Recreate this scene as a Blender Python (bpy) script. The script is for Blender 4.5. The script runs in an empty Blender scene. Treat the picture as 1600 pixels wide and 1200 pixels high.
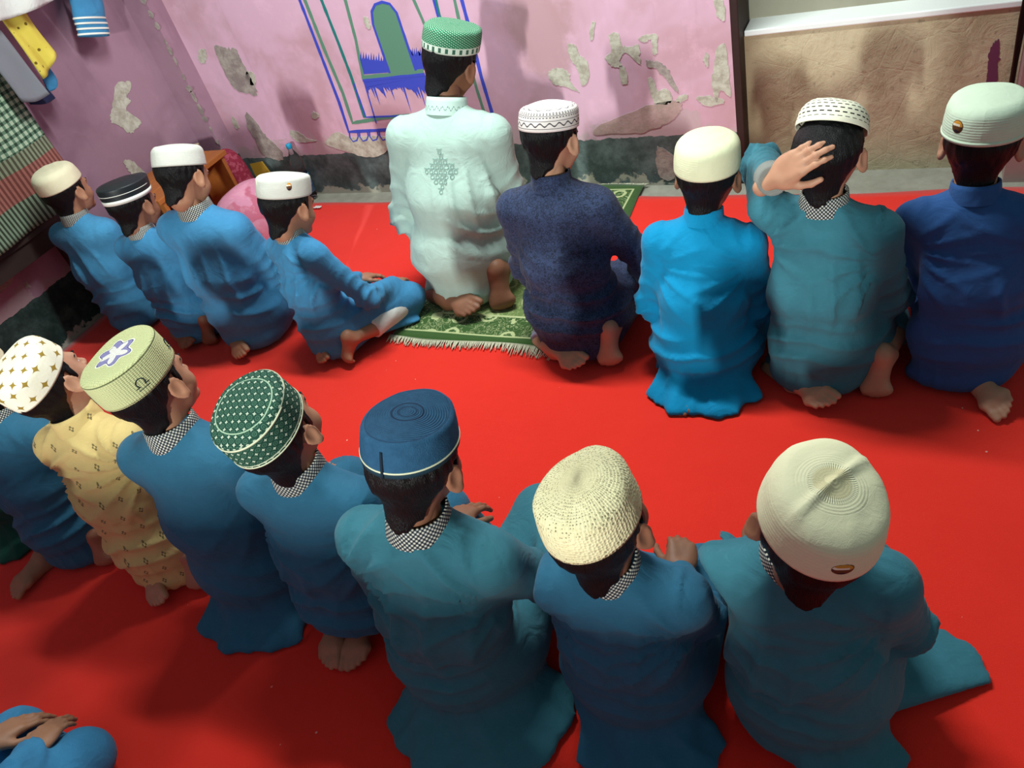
import bpy, math, random
import numpy as np
from mathutils import Matrix, Vector

PI = math.pi
scn = bpy.context.scene
COL = scn.collection

# ------------------------------------------------------------------ camera
CAM_H = 1.55
CX = Vector((0.89092584, 0.3843024, -0.24199753))      # camera right
CD = Vector((0.09062811, -0.67258803, -0.73444665))    # camera down
CF = Vector((-0.44501425, 0.63240572, -0.63405466))    # camera forward
cam_data = bpy.data.cameras.new('camera')
cam_data.sensor_width = 36.0
cam_data.lens = 27.0
cam_data.clip_start = 0.05
cam = bpy.data.objects.new('camera', cam_data)
COL.objects.link(cam)
cam.matrix_world = Matrix(((CX.x, -CD.x, -CF.x, 0), (CX.y, -CD.y, -CF.y, 0), (CX.z, -CD.z, -CF.z, CAM_H), (0, 0, 0, 1)))
scn.camera = cam

# ------------------------------------------------------------------ view, world, lights
vs = scn.view_settings
vs.view_transform = 'Standard'
vs.look = 'None'
vs.gamma = 1.0
vs.use_curve_mapping = False
vs.exposure = 0.0
world = bpy.data.worlds.new('world')
scn.world = world
world.use_nodes = True
bg = world.node_tree.nodes['Background']
bg.inputs[0].default_value = (0.66, 0.93, 0.92, 1)
bg.inputs[1].default_value = 0.25


def area(name, loc, target, sx, sy, power, col):
    d = bpy.data.lights.new(name, 'AREA')
    d.shape = 'RECTANGLE'
    d.size, d.size_y, d.energy, d.color = sx, sy, power, col
    o = bpy.data.objects.new(name, d)
    COL.objects.link(o)
    o.location = loc
    o.rotation_euler = (Vector(target) - Vector(loc)).to_track_quat('-Z', 'Y').to_euler()
    return o


area('lamp_rear', (-0.45, -2.8, 1.86), (-1.2, 1.6, 0.4), 0.10, 0.42, 205, (0.95, 1.0, 0.93))
area('tube_light_front', (-1.2, 2.1, 2.65), (-1.2, 1.5, 0), 1.2, 0.12, 78, (0.93, 1.0, 0.95))

rng = random.Random(7)


# ------------------------------------------------------------------ tagging
def tag(o, label=None, cat=None, group=None, kind=None):
    if label: o['label'] = label
    if cat: o['category'] = cat
    if group: o['group'] = group
    if kind: o['kind'] = kind
    return o


def empty(name, loc=(0, 0, 0), rz=0.0):
    o = bpy.data.objects.new(name, None)
    COL.objects.link(o)
    o.empty_display_size = 0.1
    o.location = loc
    o.rotation_euler = (0, 0, rz)
    return o


# ------------------------------------------------------------------ mesh helpers
def mesh_np(name, V, F, smooth=True, mats=(), matidx=None, uv=None):
    """V (n,3); F list of index tuples or an (m,4)/(m,3) array."""
    me = bpy.data.meshes.new(name)
    V = np.asarray(V, dtype=np.float32)
    if isinstance(F, np.ndarray):
        m, k = F.shape
        me.vertices.add(len(V))
        me.vertices.foreach_set('co', V.ravel())
        me.loops.add(m * k)
        me.loops.foreach_set('vertex_index', F.astype(np.int32).ravel())
        me.polygons.add(m)
        me.polygons.foreach_set('loop_start', np.arange(0, m * k, k, dtype=np.int32))
        me.update(calc_edges=True)
    else:
        me.from_pydata(V.tolist(), [], [tuple(int(i) for i in f) for f in F])
        me.update()
    for mt in mats: me.materials.append(mt)
    if matidx is not None: me.polygons.foreach_set('material_index', np.asarray(matidx, dtype=np.int32))
    if uv is not None:                       # uv per loop
        l = me.uv_layers.new(name='UVMap')
        l.data.foreach_set('uv', np.asarray(uv, dtype=np.float32).ravel())
    if smooth: me.polygons.foreach_set('use_smooth', np.ones(len(me.polygons), dtype=bool))
    me.validate()
    return me


def link(name, me, parent=None, mat=None, loc=None):
    o = bpy.data.objects.new(name, me)
    COL.objects.link(o)
    if parent is not None: o.parent = parent
    if mat is not None:
        me.materials.clear()
        me.materials.append(mat)
    if loc is not None: o.location = loc
    return o


def box_vf(x0, x1, y0, y1, z0, z1):
    V = [(x, y, z) for z in (z0, z1) for y in (y0, y1) for x in (x0, x1)]
    F = [(0, 2, 3, 1), (4, 5, 7, 6), (0, 1, 5, 4), (2, 6, 7, 3), (0, 4, 6, 2), (1, 3, 7, 5)]
    return V, F


def join_vf(parts):
    V, F, n = [], [], 0
    for v, f in parts:
        V += [tuple(p) for p in v]
        F += [tuple(int(i) + n for i in q) for q in f]
        n += len(v)
    return V, F


def box(name, x0, x1, y0, y1, z0, z1, mat, parent=None, bevel=0.0):
    me = mesh_np(name, *box_vf(x0, x1, y0, y1, z0, z1), smooth=False)
    o = link(name, me, parent, mat)
    if bevel:
        b = o.modifiers.new('bevel', 'BEVEL')
        b.width, b.segments = bevel, 2
    return o


def tube_vf(path, rad, seg=8, closed=False):
    path = [Vector(p) for p in path]
    n = len(path)
    V, F = [], []
    up = Vector((0, 0, 1))
    for i, p in enumerate(path):
        a, b = path[(i - 1) % n if closed else max(i - 1, 0)], path[(i + 1) % n if closed else min(i + 1, n - 1)]
        t = (b - a).normalized()
        s = t.cross(up)
        if s.length < 1e-3: s = t.cross(Vector((1, 0, 0)))
        s.normalize()
        w = s.cross(t)
        r = rad[i] if hasattr(rad, '__len__') else rad
        for k in range(seg):
            an = 2 * PI * k / seg
            V.append(p + (s * math.cos(an) + w * math.sin(an)) * r)
    m = n if closed else n - 1
    for i in range(m):
        for k in range(seg):
            j = (i + 1) % n
            F.append((i * seg + k, i * seg + (k + 1) % seg, j * seg + (k + 1) % seg, j * seg + k))
    if not closed:
        F.append(tuple(range(seg))[::-1])
        F.append(tuple((n - 1) * seg + k for k in range(seg)))
    return V, F


# ------------------------------------------------------------------ signed distance modelling
f32 = np.float32


def vec(*a): return np.array(a, dtype=f32)


def d_cap(P, a, b, ra, rb):
    a, b = np.asarray(a, f32), np.asarray(b, f32)
    ab = b - a
    t = np.clip(((P - a) @ ab) / f32(max(ab @ ab, 1e-9)), 0, 1)
    q = P - a - t[:, None] * ab
    return np.sqrt(np.einsum('ij,ij->i', q, q)) - (f32(ra) + f32(rb - ra) * t)


def d_ell(P, c, r, M=None):
    q = P - np.asarray(c, f32)
    if M is not None: q = q @ np.asarray(M, f32)
    r = np.asarray(r, f32)
    q = q / r
    k0 = np.sqrt(np.einsum('ij,ij->i', q, q))
    q = q / r
    k1 = np.sqrt(np.einsum('ij,ij->i', q, q)) + f32(1e-6)
    return k0 * (k0 - 1) / k1


def d_ecap(P, a, b, ra, rb, xax, yax):
    """capsule of elliptic section; ra, rb = (rx, ry) at the ends"""
    a, b = np.asarray(a, f32), np.asarray(b, f32)
    ab = b - a
    L = float(np.linalg.norm(ab))
    u = ab / L
    t = np.clip(((P - a) @ ab) / f32(L * L), 0, 1)
    q = P - a - t[:, None] * ab
    rx, ry = ra[0] + (rb[0] - ra[0]) * t, ra[1] + (rb[1] - ra[1]) * t
    rz = np.minimum(rx, ry)
    x, y, z = (q @ np.asarray(xax, f32)), (q @ np.asarray(yax, f32)), q @ u
    k0 = np.sqrt((x / rx) ** 2 + (y / ry) ** 2 + (z / rz) ** 2)
    k1 = np.sqrt((x / rx ** 2) ** 2 + (y / ry ** 2) ** 2 + (z / rz ** 2) ** 2) + f32(1e-6)
    return (k0 * (k0 - 1) / k1).astype(f32)


def smin(a, b, k):
    h = np.clip(0.5 + 0.5 * (b - a) / k, 0, 1)
    return b + (a - b) * h - k * h * (1 - h)


def smax(a, b, k): return -smin(-a, -b, k)


_CORN = [(0, 0, 0), (1, 0, 0), (0, 1, 0), (1, 1, 0), (0, 0, 1), (1, 0, 1), (0, 1, 1), (1, 1, 1)]
_EDGE = [(0, 1), (2, 3), (4, 5), (6, 7), (0, 2), (1, 3), (4, 6), (5, 7), (0, 4), (1, 5), (2, 6), (3, 7)]


def surf(fn, lo, hi, h):
    """surface nets of a distance function sampled on a grid"""
    lo, hi = np.asarray(lo, float), np.asarray(hi, float)
    n = np.ceil((hi - lo) / h).astype(int) + 1
    g = np.meshgrid(*[lo[i] + h * np.arange(n[i]) for i in range(3)], indexing='ij')
    P = np.stack(g, -1).reshape(-1, 3).astype(f32)
    D = fn(P).reshape(tuple(n))
    S = D < 0
    nx, ny, nz = n
    cs = np.zeros((nx - 1, ny - 1, nz - 1), np.int8)
    for a, b, c in _CORN: cs += S[a:nx - 1 + a, b:ny - 1 + b, c:nz - 1 + c]
    act = (cs > 0) & (cs < 8)
    idx = np.full(act.shape, -1, np.int32)
    ii, jj, kk = np.nonzero(act)
    idx[ii, jj, kk] = np.arange(len(ii))
    acc = np.zeros((len(ii), 3))
    cnt = np.zeros(len(ii))
    cv = [D[ii + a, jj + b, kk + c] for a, b, c in _CORN]
    for e0, e1 in _EDGE:
        va, vb = cv[e0], cv[e1]
        m = (va < 0) != (vb < 0)
        t = va[m] / (va[m] - vb[m])
        A, B = np.array(_CORN[e0], float), np.array(_CORN[e1], float)
        acc[m] += A + t[:, None] * (B - A)
        cnt[m] += 1
    V = (acc / cnt[:, None] + np.stack([ii, jj, kk], 1)) * h + lo
    Q = []
    for ax in range(3):
        s0 = [slice(None)] * 3
        s1 = [slice(None)] * 3
        s0[ax], s1[ax] = slice(0, -1), slice(1, None)
        A, B = S[tuple(s0)], S[tuple(s1)]
        ch = A != B
        o1, o2 = [(1, 2), (2, 0), (0, 1)][ax]
        i = np.array(np.nonzero(ch))
        ok = (i[o1] >= 1) & (i[o2] >= 1) & (i[o1] < n[o1] - 1) & (i[o2] < n[o2] - 1)
        i = i[:, ok]
        fl = A[tuple(i)]

        def cell(d1, d2):
            j = i.copy()
            j[o1] += d1
            j[o2] += d2
            return idx[tuple(j)]
        q = np.stack([cell(-1, -1), cell(0, -1), cell(0, 0), cell(-1, 0)], 1)
        q[~fl] = q[~fl][:, ::-1]
        Q.append(q)
    return V, np.concatenate(Q)


def vnormals(V, Q):
    a, b, c, d = (V[Q[:, i]] for i in range(4))
    fn = np.cross(c - a, d - b)
    N = np.zeros_like(V)
    for i in range(4): np.add.at(N, Q[:, i], fn)
    return N / (np.linalg.norm(N, axis=1, keepdims=True) + 1e-12)


class Noise:
    """cheap smooth noise: a sum of random plane waves"""
    def __init__(self, seed, n=14):
        r = np.random.RandomState(seed)
        k = r.normal(size=(n, 3))
        self.k = k / np.linalg.norm(k, axis=1, keepdims=True) * r.uniform(.5, 1.6, (n, 1))
        self.p = r.uniform(0, 2 * PI, n)
        self.n = n

    def __call__(self, P, f):
        return np.sin(P @ (self.k.T * f) + self.p).sum(1) / math.sqrt(self.n / 2)


def smooth(V, Q, it=2, w=.5):
    e = np.concatenate([Q[:, [i, (i + 1) % 4]] for i in range(4)])
    cnt = np.bincount(e[:, 0], minlength=len(V)) + np.bincount(e[:, 1], minlength=len(V)) + 1e-9
    for _ in range(it):
        A = np.stack([np.bincount(e[:, 0], V[e[:, 1], k], len(V)) + np.bincount(e[:, 1], V[e[:, 0], k], len(V)) for k in range(3)], 1)
        V = V + w * (A / cnt[:, None] - V)
    return V


def ridge(t): return 1 - np.sqrt(np.sin(PI * t) ** 2 * .96 + .035)


def cat_meshes(parts):
    V, Q, n = [], [], 0
    for v, q in parts:
        V.append(v)
        Q.append(q + n)
        n += len(v)
    return np.concatenate(V), np.concatenate(Q)


def xf(part, M, s=1.0, mirror=False):
    """transform (V, Q): optional x mirror, scale, then the 4x4 M"""
    V, Q = part
    V = V * s
    if mirror:
        V = V * np.array([-1, 1, 1])
        Q = Q[:, ::-1]
    M = np.asarray(M, float)
    return V @ M[:3, :3].T + M[:3, 3], Q


def frame(o, xa, ya, za):
    M = np.eye(4)
    for i, a in enumerate((xa, ya, za)): M[:3, i] = np.asarray(a, float)
    M[:3, 3] = o
    return M


def unit(v):
    v = np.asarray(v, float)
    return v / np.linalg.norm(v)


def frame_yz(o, y, z):
    """frame with local +Y along y and +Z near z"""
    y = unit(y)
    x = unit(np.cross(y, z))
    return frame(o, x, y, np.cross(x, y))


def rotm(ax, deg):
    a = math.radians(deg)
    c, s = math.cos(a), math.sin(a)
    return np.array({'x': [[1, 0, 0], [0, c, -s], [0, s, c]], 'y': [[c, 0, s], [0, 1, 0], [-s, 0, c]], 'z': [[c, -s, 0], [s, c, 0], [0, 0, 1]]}[ax])


# ------------------------------------------------------------------ materials
def srgb(*c):
    out = []
    for v in c:
        v /= 255.0
        out.append(v / 12.92 if v <= .04045 else ((v + .055) / 1.055) ** 2.4)
    return tuple(out) + (1.0,)


class MB:
    """node builder; sockets or constants go in, sockets come out"""
    def __init__(self, name, rough=0.8, spec=0.3):
        self.m = bpy.data.materials.new(name)
        self.m.use_nodes = True
        self.nt = self.m.node_tree
        self.b = self.nt.nodes['Principled BSDF']
        self.b.inputs['Roughness'].default_value = rough
        self.b.inputs['Specular IOR Level'].default_value = spec
        self._tc = None

    def new(self, t): return self.nt.nodes.new(t)

    def put(self, sock, v):
        if v is None: return
        if isinstance(v, bpy.types.NodeSocket): self.nt.links.new(v, sock)
        else: sock.default_value = v

    def tc(self, out='Object'):
        if self._tc is None: self._tc = self.new('ShaderNodeTexCoord')
        return self._tc.outputs[out]

    def m2(self, op, a, b=None, c=None):
        n = self.new('ShaderNodeMath')
        n.operation = op
        for i, v in enumerate((a, b, c)): self.put(n.inputs[i], v)
        return n.outputs[0]

    def sep(self, v):
        n = self.new('ShaderNodeSeparateXYZ')
        self.put(n.inputs[0], v)
        return n.outputs[0], n.outputs[1], n.outputs[2]

    def comb(self, x, y, z=0.0):
        n = self.new('ShaderNodeCombineXYZ')
        for i, v in enumerate((x, y, z)): self.put(n.inputs[i], v)
        return n.outputs[0]

    def map(self, v, scale=(1, 1, 1), loc=(0, 0, 0), rot=(0, 0, 0)):
        n = self.new('ShaderNodeMapping')
        self.put(n.inputs[0], v)
        n.inputs[1].default_value, n.inputs[2].default_value, n.inputs[3].default_value = loc, rot, scale
        return n.outputs[0]

    def noise(self, v, scale, detail=4, rough=.55, dist=0.0, color=False):
        n = self.new('ShaderNodeTexNoise')
        self.put(n.inputs['Vector'], v)
        n.inputs['Scale'].default_value, n.inputs['Detail'].default_value = scale, detail
        n.inputs['Roughness'].default_value, n.inputs['Distortion'].default_value = rough, dist
        return n.outputs[1 if color else 0]

    def vor(self, v, scale, feature='F1', rnd=1.0):
        n = self.new('ShaderNodeTexVoronoi')
        n.feature = feature
        self.put(n.inputs['Vector'], v)
        n.inputs['Scale'].default_value = scale
        n.inputs['Randomness'].default_value = rnd
        return n.outputs[0]

    def ramp(self, f, stops, interp='LINEAR'):
        n = self.new('ShaderNodeValToRGB')
        n.color_ramp.interpolation = interp
        e = n.color_ramp.elements
        while len(e) < len(stops): e.new(.5)
        for el, (p, c) in zip(e, stops):
            el.position = p
            el.color = c if hasattr(c, '__len__') else (c, c, c, 1)
        self.put(n.inputs[0], f)
        return n.outputs[0]

    def mix(self, f, a, b):
        n = self.new('ShaderNodeMix')
        n.data_type = 'RGBA'
        self.put(n.inputs[0], f)
        self.put(n.inputs[6], a)
        self.put(n.inputs[7], b)
        return n.outputs[2]

    def step(self, f, lo, hi):
        n = self.new('ShaderNodeMapRange')
        n.interpolation_type = 'SMOOTHSTEP'
        self.put(n.inputs[0], f)
        n.inputs[1].default_value, n.inputs[2].default_value = lo, hi
        return n.outputs[0]

    def below(self, f, t, w=.0): 
        return self.m2('LESS_THAN', f, t) if not w else self.step(f, t + w, t - w)

    def col(self, c): self.put(self.b.inputs['Base Color'], c)

    def bump(self, h, strength=.3, dist=.002):
        n = self.new('ShaderNodeBump')
        n.inputs['Strength'].default_value = strength
        n.inputs['Distance'].default_value = dist
        self.put(n.inputs['Height'], h)
        self.put(self.b.inputs['Normal'], n.outputs[0])
        return n


def plain(name, c, rough=.7, spec=.3, bump=None, metal=0.0):
    k = MB(name, rough, spec)
    k.col(c)
    k.b.inputs['Metallic'].default_value = metal
    if bump: k.bump(k.noise(k.tc(), bump[0], 5), bump[1], bump[2])
    return k.m


def cloth(name, c, var=.10, weave=900.0, sheen=.08, fine=14.0, pattern=None):
    """cotton: weave relief, slight slubs, soft creases"""
    k = MB(name, .85, .2)
    P = k.tc()
    n = k.noise(P, 26, 5, .6)
    base = k.mix(n, tuple(v * (1 - var * 1.6) for v in c[:3]) + (1,), tuple(min(v * (1 + var), 1) for v in c[:3]) + (1,))
    slub = k.noise(k.map(P, (60, 60, 900)), 1.0, 2)
    base = k.mix(k.m2('MULTIPLY', k.step(slub, .55, .8), .22), base, tuple(min(v * 1.5 + .02, 1) for v in c[:3]) + (1,))
    if pattern: base = pattern(k, P, base)
    k.col(base)
    k.b.inputs['Sheen Weight'].default_value = sheen
    k.b.inputs['Sheen Roughness'].default_value = .5
    w = k.noise(k.map(P, (1, 1, 1)), weave, 1)
    cr = k.noise(P, fine, 3, .5, 1.2)
    h = k.m2('ADD', k.m2('MULTIPLY', w, .06), cr)
    k.bump(h, .6, .009)
    return k.m


# ------------------------------------------------------------------ unprojection onto real planes (photo frame 1600 x 1200)
def ray(px, py):
    return CX * ((px - 800) / 1200.0) + CD * ((py - 600) / 1200.0) + CF


def at_y(px, py, Y):
    r = ray(px, py)
    return r * (Y / r.y) + Vector((0, 0, CAM_H))


def at_x(px, py, X):
    r = ray(px, py)
    return r * (X / r.x) + Vector((0, 0, CAM_H))


def at_z(px, py, Z=0.0):
    r = ray(px, py)
    return r * ((Z - CAM_H) / r.z) + Vector((0, 0, CAM_H))


# ------------------------------------------------------------------ setting
WY, WXL, PX = 2.80, -3.30, -0.62        # back wall, left wall, end of the pink wall


def wall_paint(name, pink, dark, low_axis='z', base_col=None, base_h=.2, seed=0.0, plaster=srgb(176, 172, 158), stain_shadow=None):
    k = MB(name, .75, .25)
    P = k.tc()
    Ps = k.map(P, loc=(seed, seed * .7, 0))
    x, y, z = k.sep(P)
    big = k.noise(Ps, 2.2, 4, .6, .4)
    c = k.mix(k.step(big, .42, .66), pink, dark)
    mid = k.noise(Ps, 9, 5, .65)
    c = k.mix(k.m2('MULTIPLY', k.step(mid, .5, .75), .35), c, tuple(min(v * 1.3, 1) for v in pink[:3]) + (1,))
    streak = k.noise(k.map(Ps, (14, 14, 1.6)), 1.0, 4, .6)
    c = k.mix(k.m2('MULTIPLY', k.step(streak, .55, .8), .3), c, tuple(v * .72 for v in dark[:3]) + (1,))
    if stain_shadow:  # brownish faded stain, with the seated man's wall shadow tinted into it
        sx_, sz_, sr_ = stain_shadow
        dd_ = k.m2('SQRT', k.m2('ADD', k.m2('POWER', k.m2('SUBTRACT', x, sx_), 2), k.m2('POWER', k.m2('MULTIPLY', k.m2('SUBTRACT', z, sz_), .8), 2)))
        dd_ = k.m2('ADD', dd_, k.m2('MULTIPLY', k.m2('SUBTRACT', k.noise(Ps, 8, 5, .6), .5), .22))
        c = k.mix(k.m2('MULTIPLY', k.step(dd_, sr_, sr_ * .6), .7), c, srgb(176, 140, 142))
    # chipped flecks, denser towards the floor
    chip = k.noise(Ps, 26, 6, .62, .6)
    thr = k.m2('ADD', .715, k.m2('MULTIPLY', k.step(z, .22, .62), .06))
    chip = k.m2('SUBTRACT', chip, thr)
    cm = k.step(chip, 0.0, .012)
    lowband = k.m2('SUBTRACT', k.noise(Ps, 7, 6, .65, .5), k.m2('ADD', .5, k.m2('MULTIPLY', k.m2('SUBTRACT', z, .28), 1.9)))
    lm = k.m2('MULTIPLY', k.step(lowband, 0, .05), .75)
    mot = k.noise(Ps, 40, 4)
    pl = k.mix(mot, tuple(v * .72 for v in plaster[:3]) + (1,), plaster)
    c = k.mix(lm, c, k.mix(.45, pl, pink))
    c = k.mix(cm, c, tuple(min(1, v * 1.25) for v in plaster[:3]) + (1,))
    h = k.m2('SUBTRACT', k.m2('MULTIPLY', mid, .4), k.m2('MULTIPLY', cm, .6))
    if base_col:
        edge = k.m2('ADD', base_h, k.m2('MULTIPLY', k.m2('SUBTRACT', k.noise(Ps, 20, 5), .5), .03))
        bm = k.m2('LESS_THAN', z, edge)
        wear = k.noise(k.map(Ps, loc=(3, 1, 0)), 9, 6, .7)
        bc = k.mix(k.step(wear, .35, .75), base_col, tuple(v * 2.6 + .03 for v in base_col[:3]) + (1,))
        low = k.m2('SUBTRACT', k.noise(Ps, 12, 5, .6), k.m2('ADD', .42, k.m2('MULTIPLY', z, 3.6)))
        bc = k.mix(k.step(low, -.02, .05), bc, plaster)
        c = k.mix(bm, c, bc)
    k.col(c)
    k.bump(h, .45, .004)
    return k.m


PINK, PINKD = srgb(214, 174, 197), srgb(194, 153, 166)
m_wall = wall_paint('pink_paint', PINK, PINKD, base_col=srgb(66, 78, 78), base_h=.205, stain_shadow=(at_y(845, 40, 2.8).x, at_y(845, 40, 2.8).z, .17))
m_walll_shaded = wall_paint('pink_paint_left_shaded', srgb(160, 126, 144), srgb(144, 110, 128), base_col=srgb(24, 44, 42), base_h=.235, seed=3.3, plaster=srgb(170, 160, 150))  # same pink paint darkened; the dimness of grazing light is put into the colour
k = MB('bare_plaster', .85, .2)
P = k.tc()
n1, n2 = k.noise(P, 5, 6, .65, .5), k.noise(P, 34, 5, .65)
c = k.mix(k.step(n1, .35, .7), srgb(200, 188, 158), srgb(174, 160, 130))
c = k.mix(k.m2('MULTIPLY', k.step(n2, .58, .72), .45), c, srgb(96, 82, 62))
xx, yy, zz = k.sep(P)
c = k.mix(k.m2('MULTIPLY', k.step(k.m2('ADD', xx, k.m2('MULTIPLY', n1, .12)), -.40, -.56), .55), c, srgb(112, 78, 50))
k.col(c)
cr = k.vor(k.map(P, (1, 1, 1), rot=(0, 0, .3)), 5, 'DISTANCE_TO_EDGE')
k.bump(k.m2('ADD', k.m2('MULTIPLY', k.noise(P, 12, 7, .7, .8), 1.0), k.m2('MULTIPLY', k.step(cr, 0, .02), .06)), .6, .012)
m_plaster = k.m
m_upper = plain('grey_limewash', srgb(150, 148, 132), .85, .2, (12, .3, .004))
k = MB('grey_limewash', .85, .2)
P = k.tc()
c = k.mix(k.noise(k.map(P, (1, 1, .3)), 7, 4), srgb(162, 158, 142), srgb(132, 128, 112))
sp = k.noise(k.map(P, (1, 1, .35), loc=(4, 0, 2)), 22, 3)
c = k.mix(k.step(sp, .73, .77), c, srgb(70, 62, 50))
k.col(c)
m_upper = k.m
m_white = plain('white_gloss', srgb(238, 244, 244), .4, .5, (30, .2, .002))
m_darkwood = plain('dark_brown_paint', srgb(48, 28, 26), .6, .3, (25, .4, .003))
k = MB('concrete', .9, .2)
P = k.tc()
k.col(k.mix(k.noise(P, 14, 6, .65), srgb(120, 116, 104), srgb(176, 176, 164)))
k.bump(k.noise(P, 60, 5), .4, .003)
m_conc = k.m

floor = tag(box('floor', -3.6, 1.4, -2.2, 3.2, -.06, -.010, m_conc), kind='structure')
wall_back = tag(box('wall_back', -3.45, PX, WY, WY + .18, -.02, 2.3, m_wall), kind='structure')
wall_left = tag(box('wall_left', WXL - .15, WXL, -1.4, WY + .18, -.02, 2.3, m_walll_shaded), kind='structure')
# corner pilaster with a chipped arris
pil = tag(box('trim_1', WXL - .02, -3.165, 2.71, WY + .05, -.01, 2.3, m_walll_shaded), kind='structure')
tag(box('trim_2', PX + .001, PX + .028, WY - .004, WY + .17, -.01, 2.3, m_darkwood, bevel=.004), kind='structure')
# recess on the right: low plaster wall, white sill, set-back upper wall, end pier
wall_low = tag(box('wall_recess', PX, .262, 2.875, 2.96, -.02, .527, m_plaster), kind='structure')
tag(box('trim_3', PX + .03, .262, 2.868, 2.99, .527, .548, m_white, bevel=.004), kind='structure')
tag(box('wall_upper', PX, .262, 2.985, 3.08, .4, 2.3, m_upper), kind='structure')
m_pier = wall_paint('pier_paint', srgb(168, 128, 132), srgb(146, 112, 112), seed=8.1)
tag(box('wall_right', .262, 1.4, 2.76, 3.0, -.02, 2.3, m_pier), kind='structure')
V, F = tube_vf([(.246, 2.845, -.02), (.246, 2.845, .5), (.247, 2.846, 1.2), (.246, 2.845, 2.0)], .011, 8)
link('drain_pipe', mesh_np('drain_pipe', V, F), None, m_darkwood)
tag(bpy.data.objects['drain_pipe'], 'thin dark vertical pipe in the corner of the plaster recess', 'pipe')


# added unseen walls with a half-height gap, shaping the rear lamp's shadows
m_block = wall_paint('light_block_paint', srgb(190, 150, 172), srgb(170, 132, 148), seed=5.2)
tag(box('light_block_low', -1.60, -.285, -.84, -.72, -.02, 1.04, m_block), kind='structure')
tag(box('light_block_left', WXL, -1.60, -.84, -.72, -.02, 2.3, m_block), kind='structure')
tag(box('light_block_end', -.285, 1.35, -.84, -.72, -.02, 2.3, m_block), kind='structure')


# irregular peeled patches: thin slabs with ragged outlines on their wall
def blob_vf(pts, thick, normal, jag, seed, sub=7):
    """pts: 3-D outline on a wall; normal: wall normal towards the room"""
    r = random.Random(seed)
    pts = [Vector(p) for p in pts]
    n = len(pts)
    c = sum(pts, Vector()) / n
    out = []
    for i in range(n):
        p0, p1, p2, p3 = pts[i - 1], pts[i], pts[(i + 1) % n], pts[(i + 2) % n]
        for j in range(sub):
            t = j / sub
            q = 0.5 * (2 * p1 + (p2 - p0) * t + (2 * p0 - 5 * p1 + 4 * p2 - p3) * t * t + (3 * p1 - p0 - 3 * p2 + p3) * t ** 3)
            out.append(q + (q - c).normalized() * r.gauss(0, jag))
    m = len(out)
    V = [p + normal * .0003 for p in out] + [p + normal * thick for p in out]
    F = [tuple(range(m, 2 * m))] + [(i, (i + 1) % m, m + (i + 1) % m, m + i) for i in range(m)]
    return V, F


k = MB('old_plaster', .9, .15)
P = k.tc()
k.col(k.mix(k.step(k.noise(P, 30, 5, .65), .35, .68), srgb(196, 196, 182), srgb(164, 158, 144)))
k.bump(k.noise(P, 70, 5), .6, .003)
m_patch = k.m
k = MB('grey_plaster', .9, .15)
P = k.tc()
k.col(k.mix(k.step(k.noise(P, 22, 5, .7), .35, .65), srgb(172, 164, 156), srgb(140, 128, 126)))
k.bump(k.noise(P, 60, 5), .6, .003)
m_patchg = k.m

k = MB('stained_plaster', .9, .15)
P = k.tc()
k.col(k.mix(k.step(k.noise(P, 16, 6, .7), .35, .68), srgb(188, 158, 158), srgb(160, 140, 132)))
k.bump(k.noise(P, 60, 5), .5, .003)
m_stain = k.m

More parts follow.
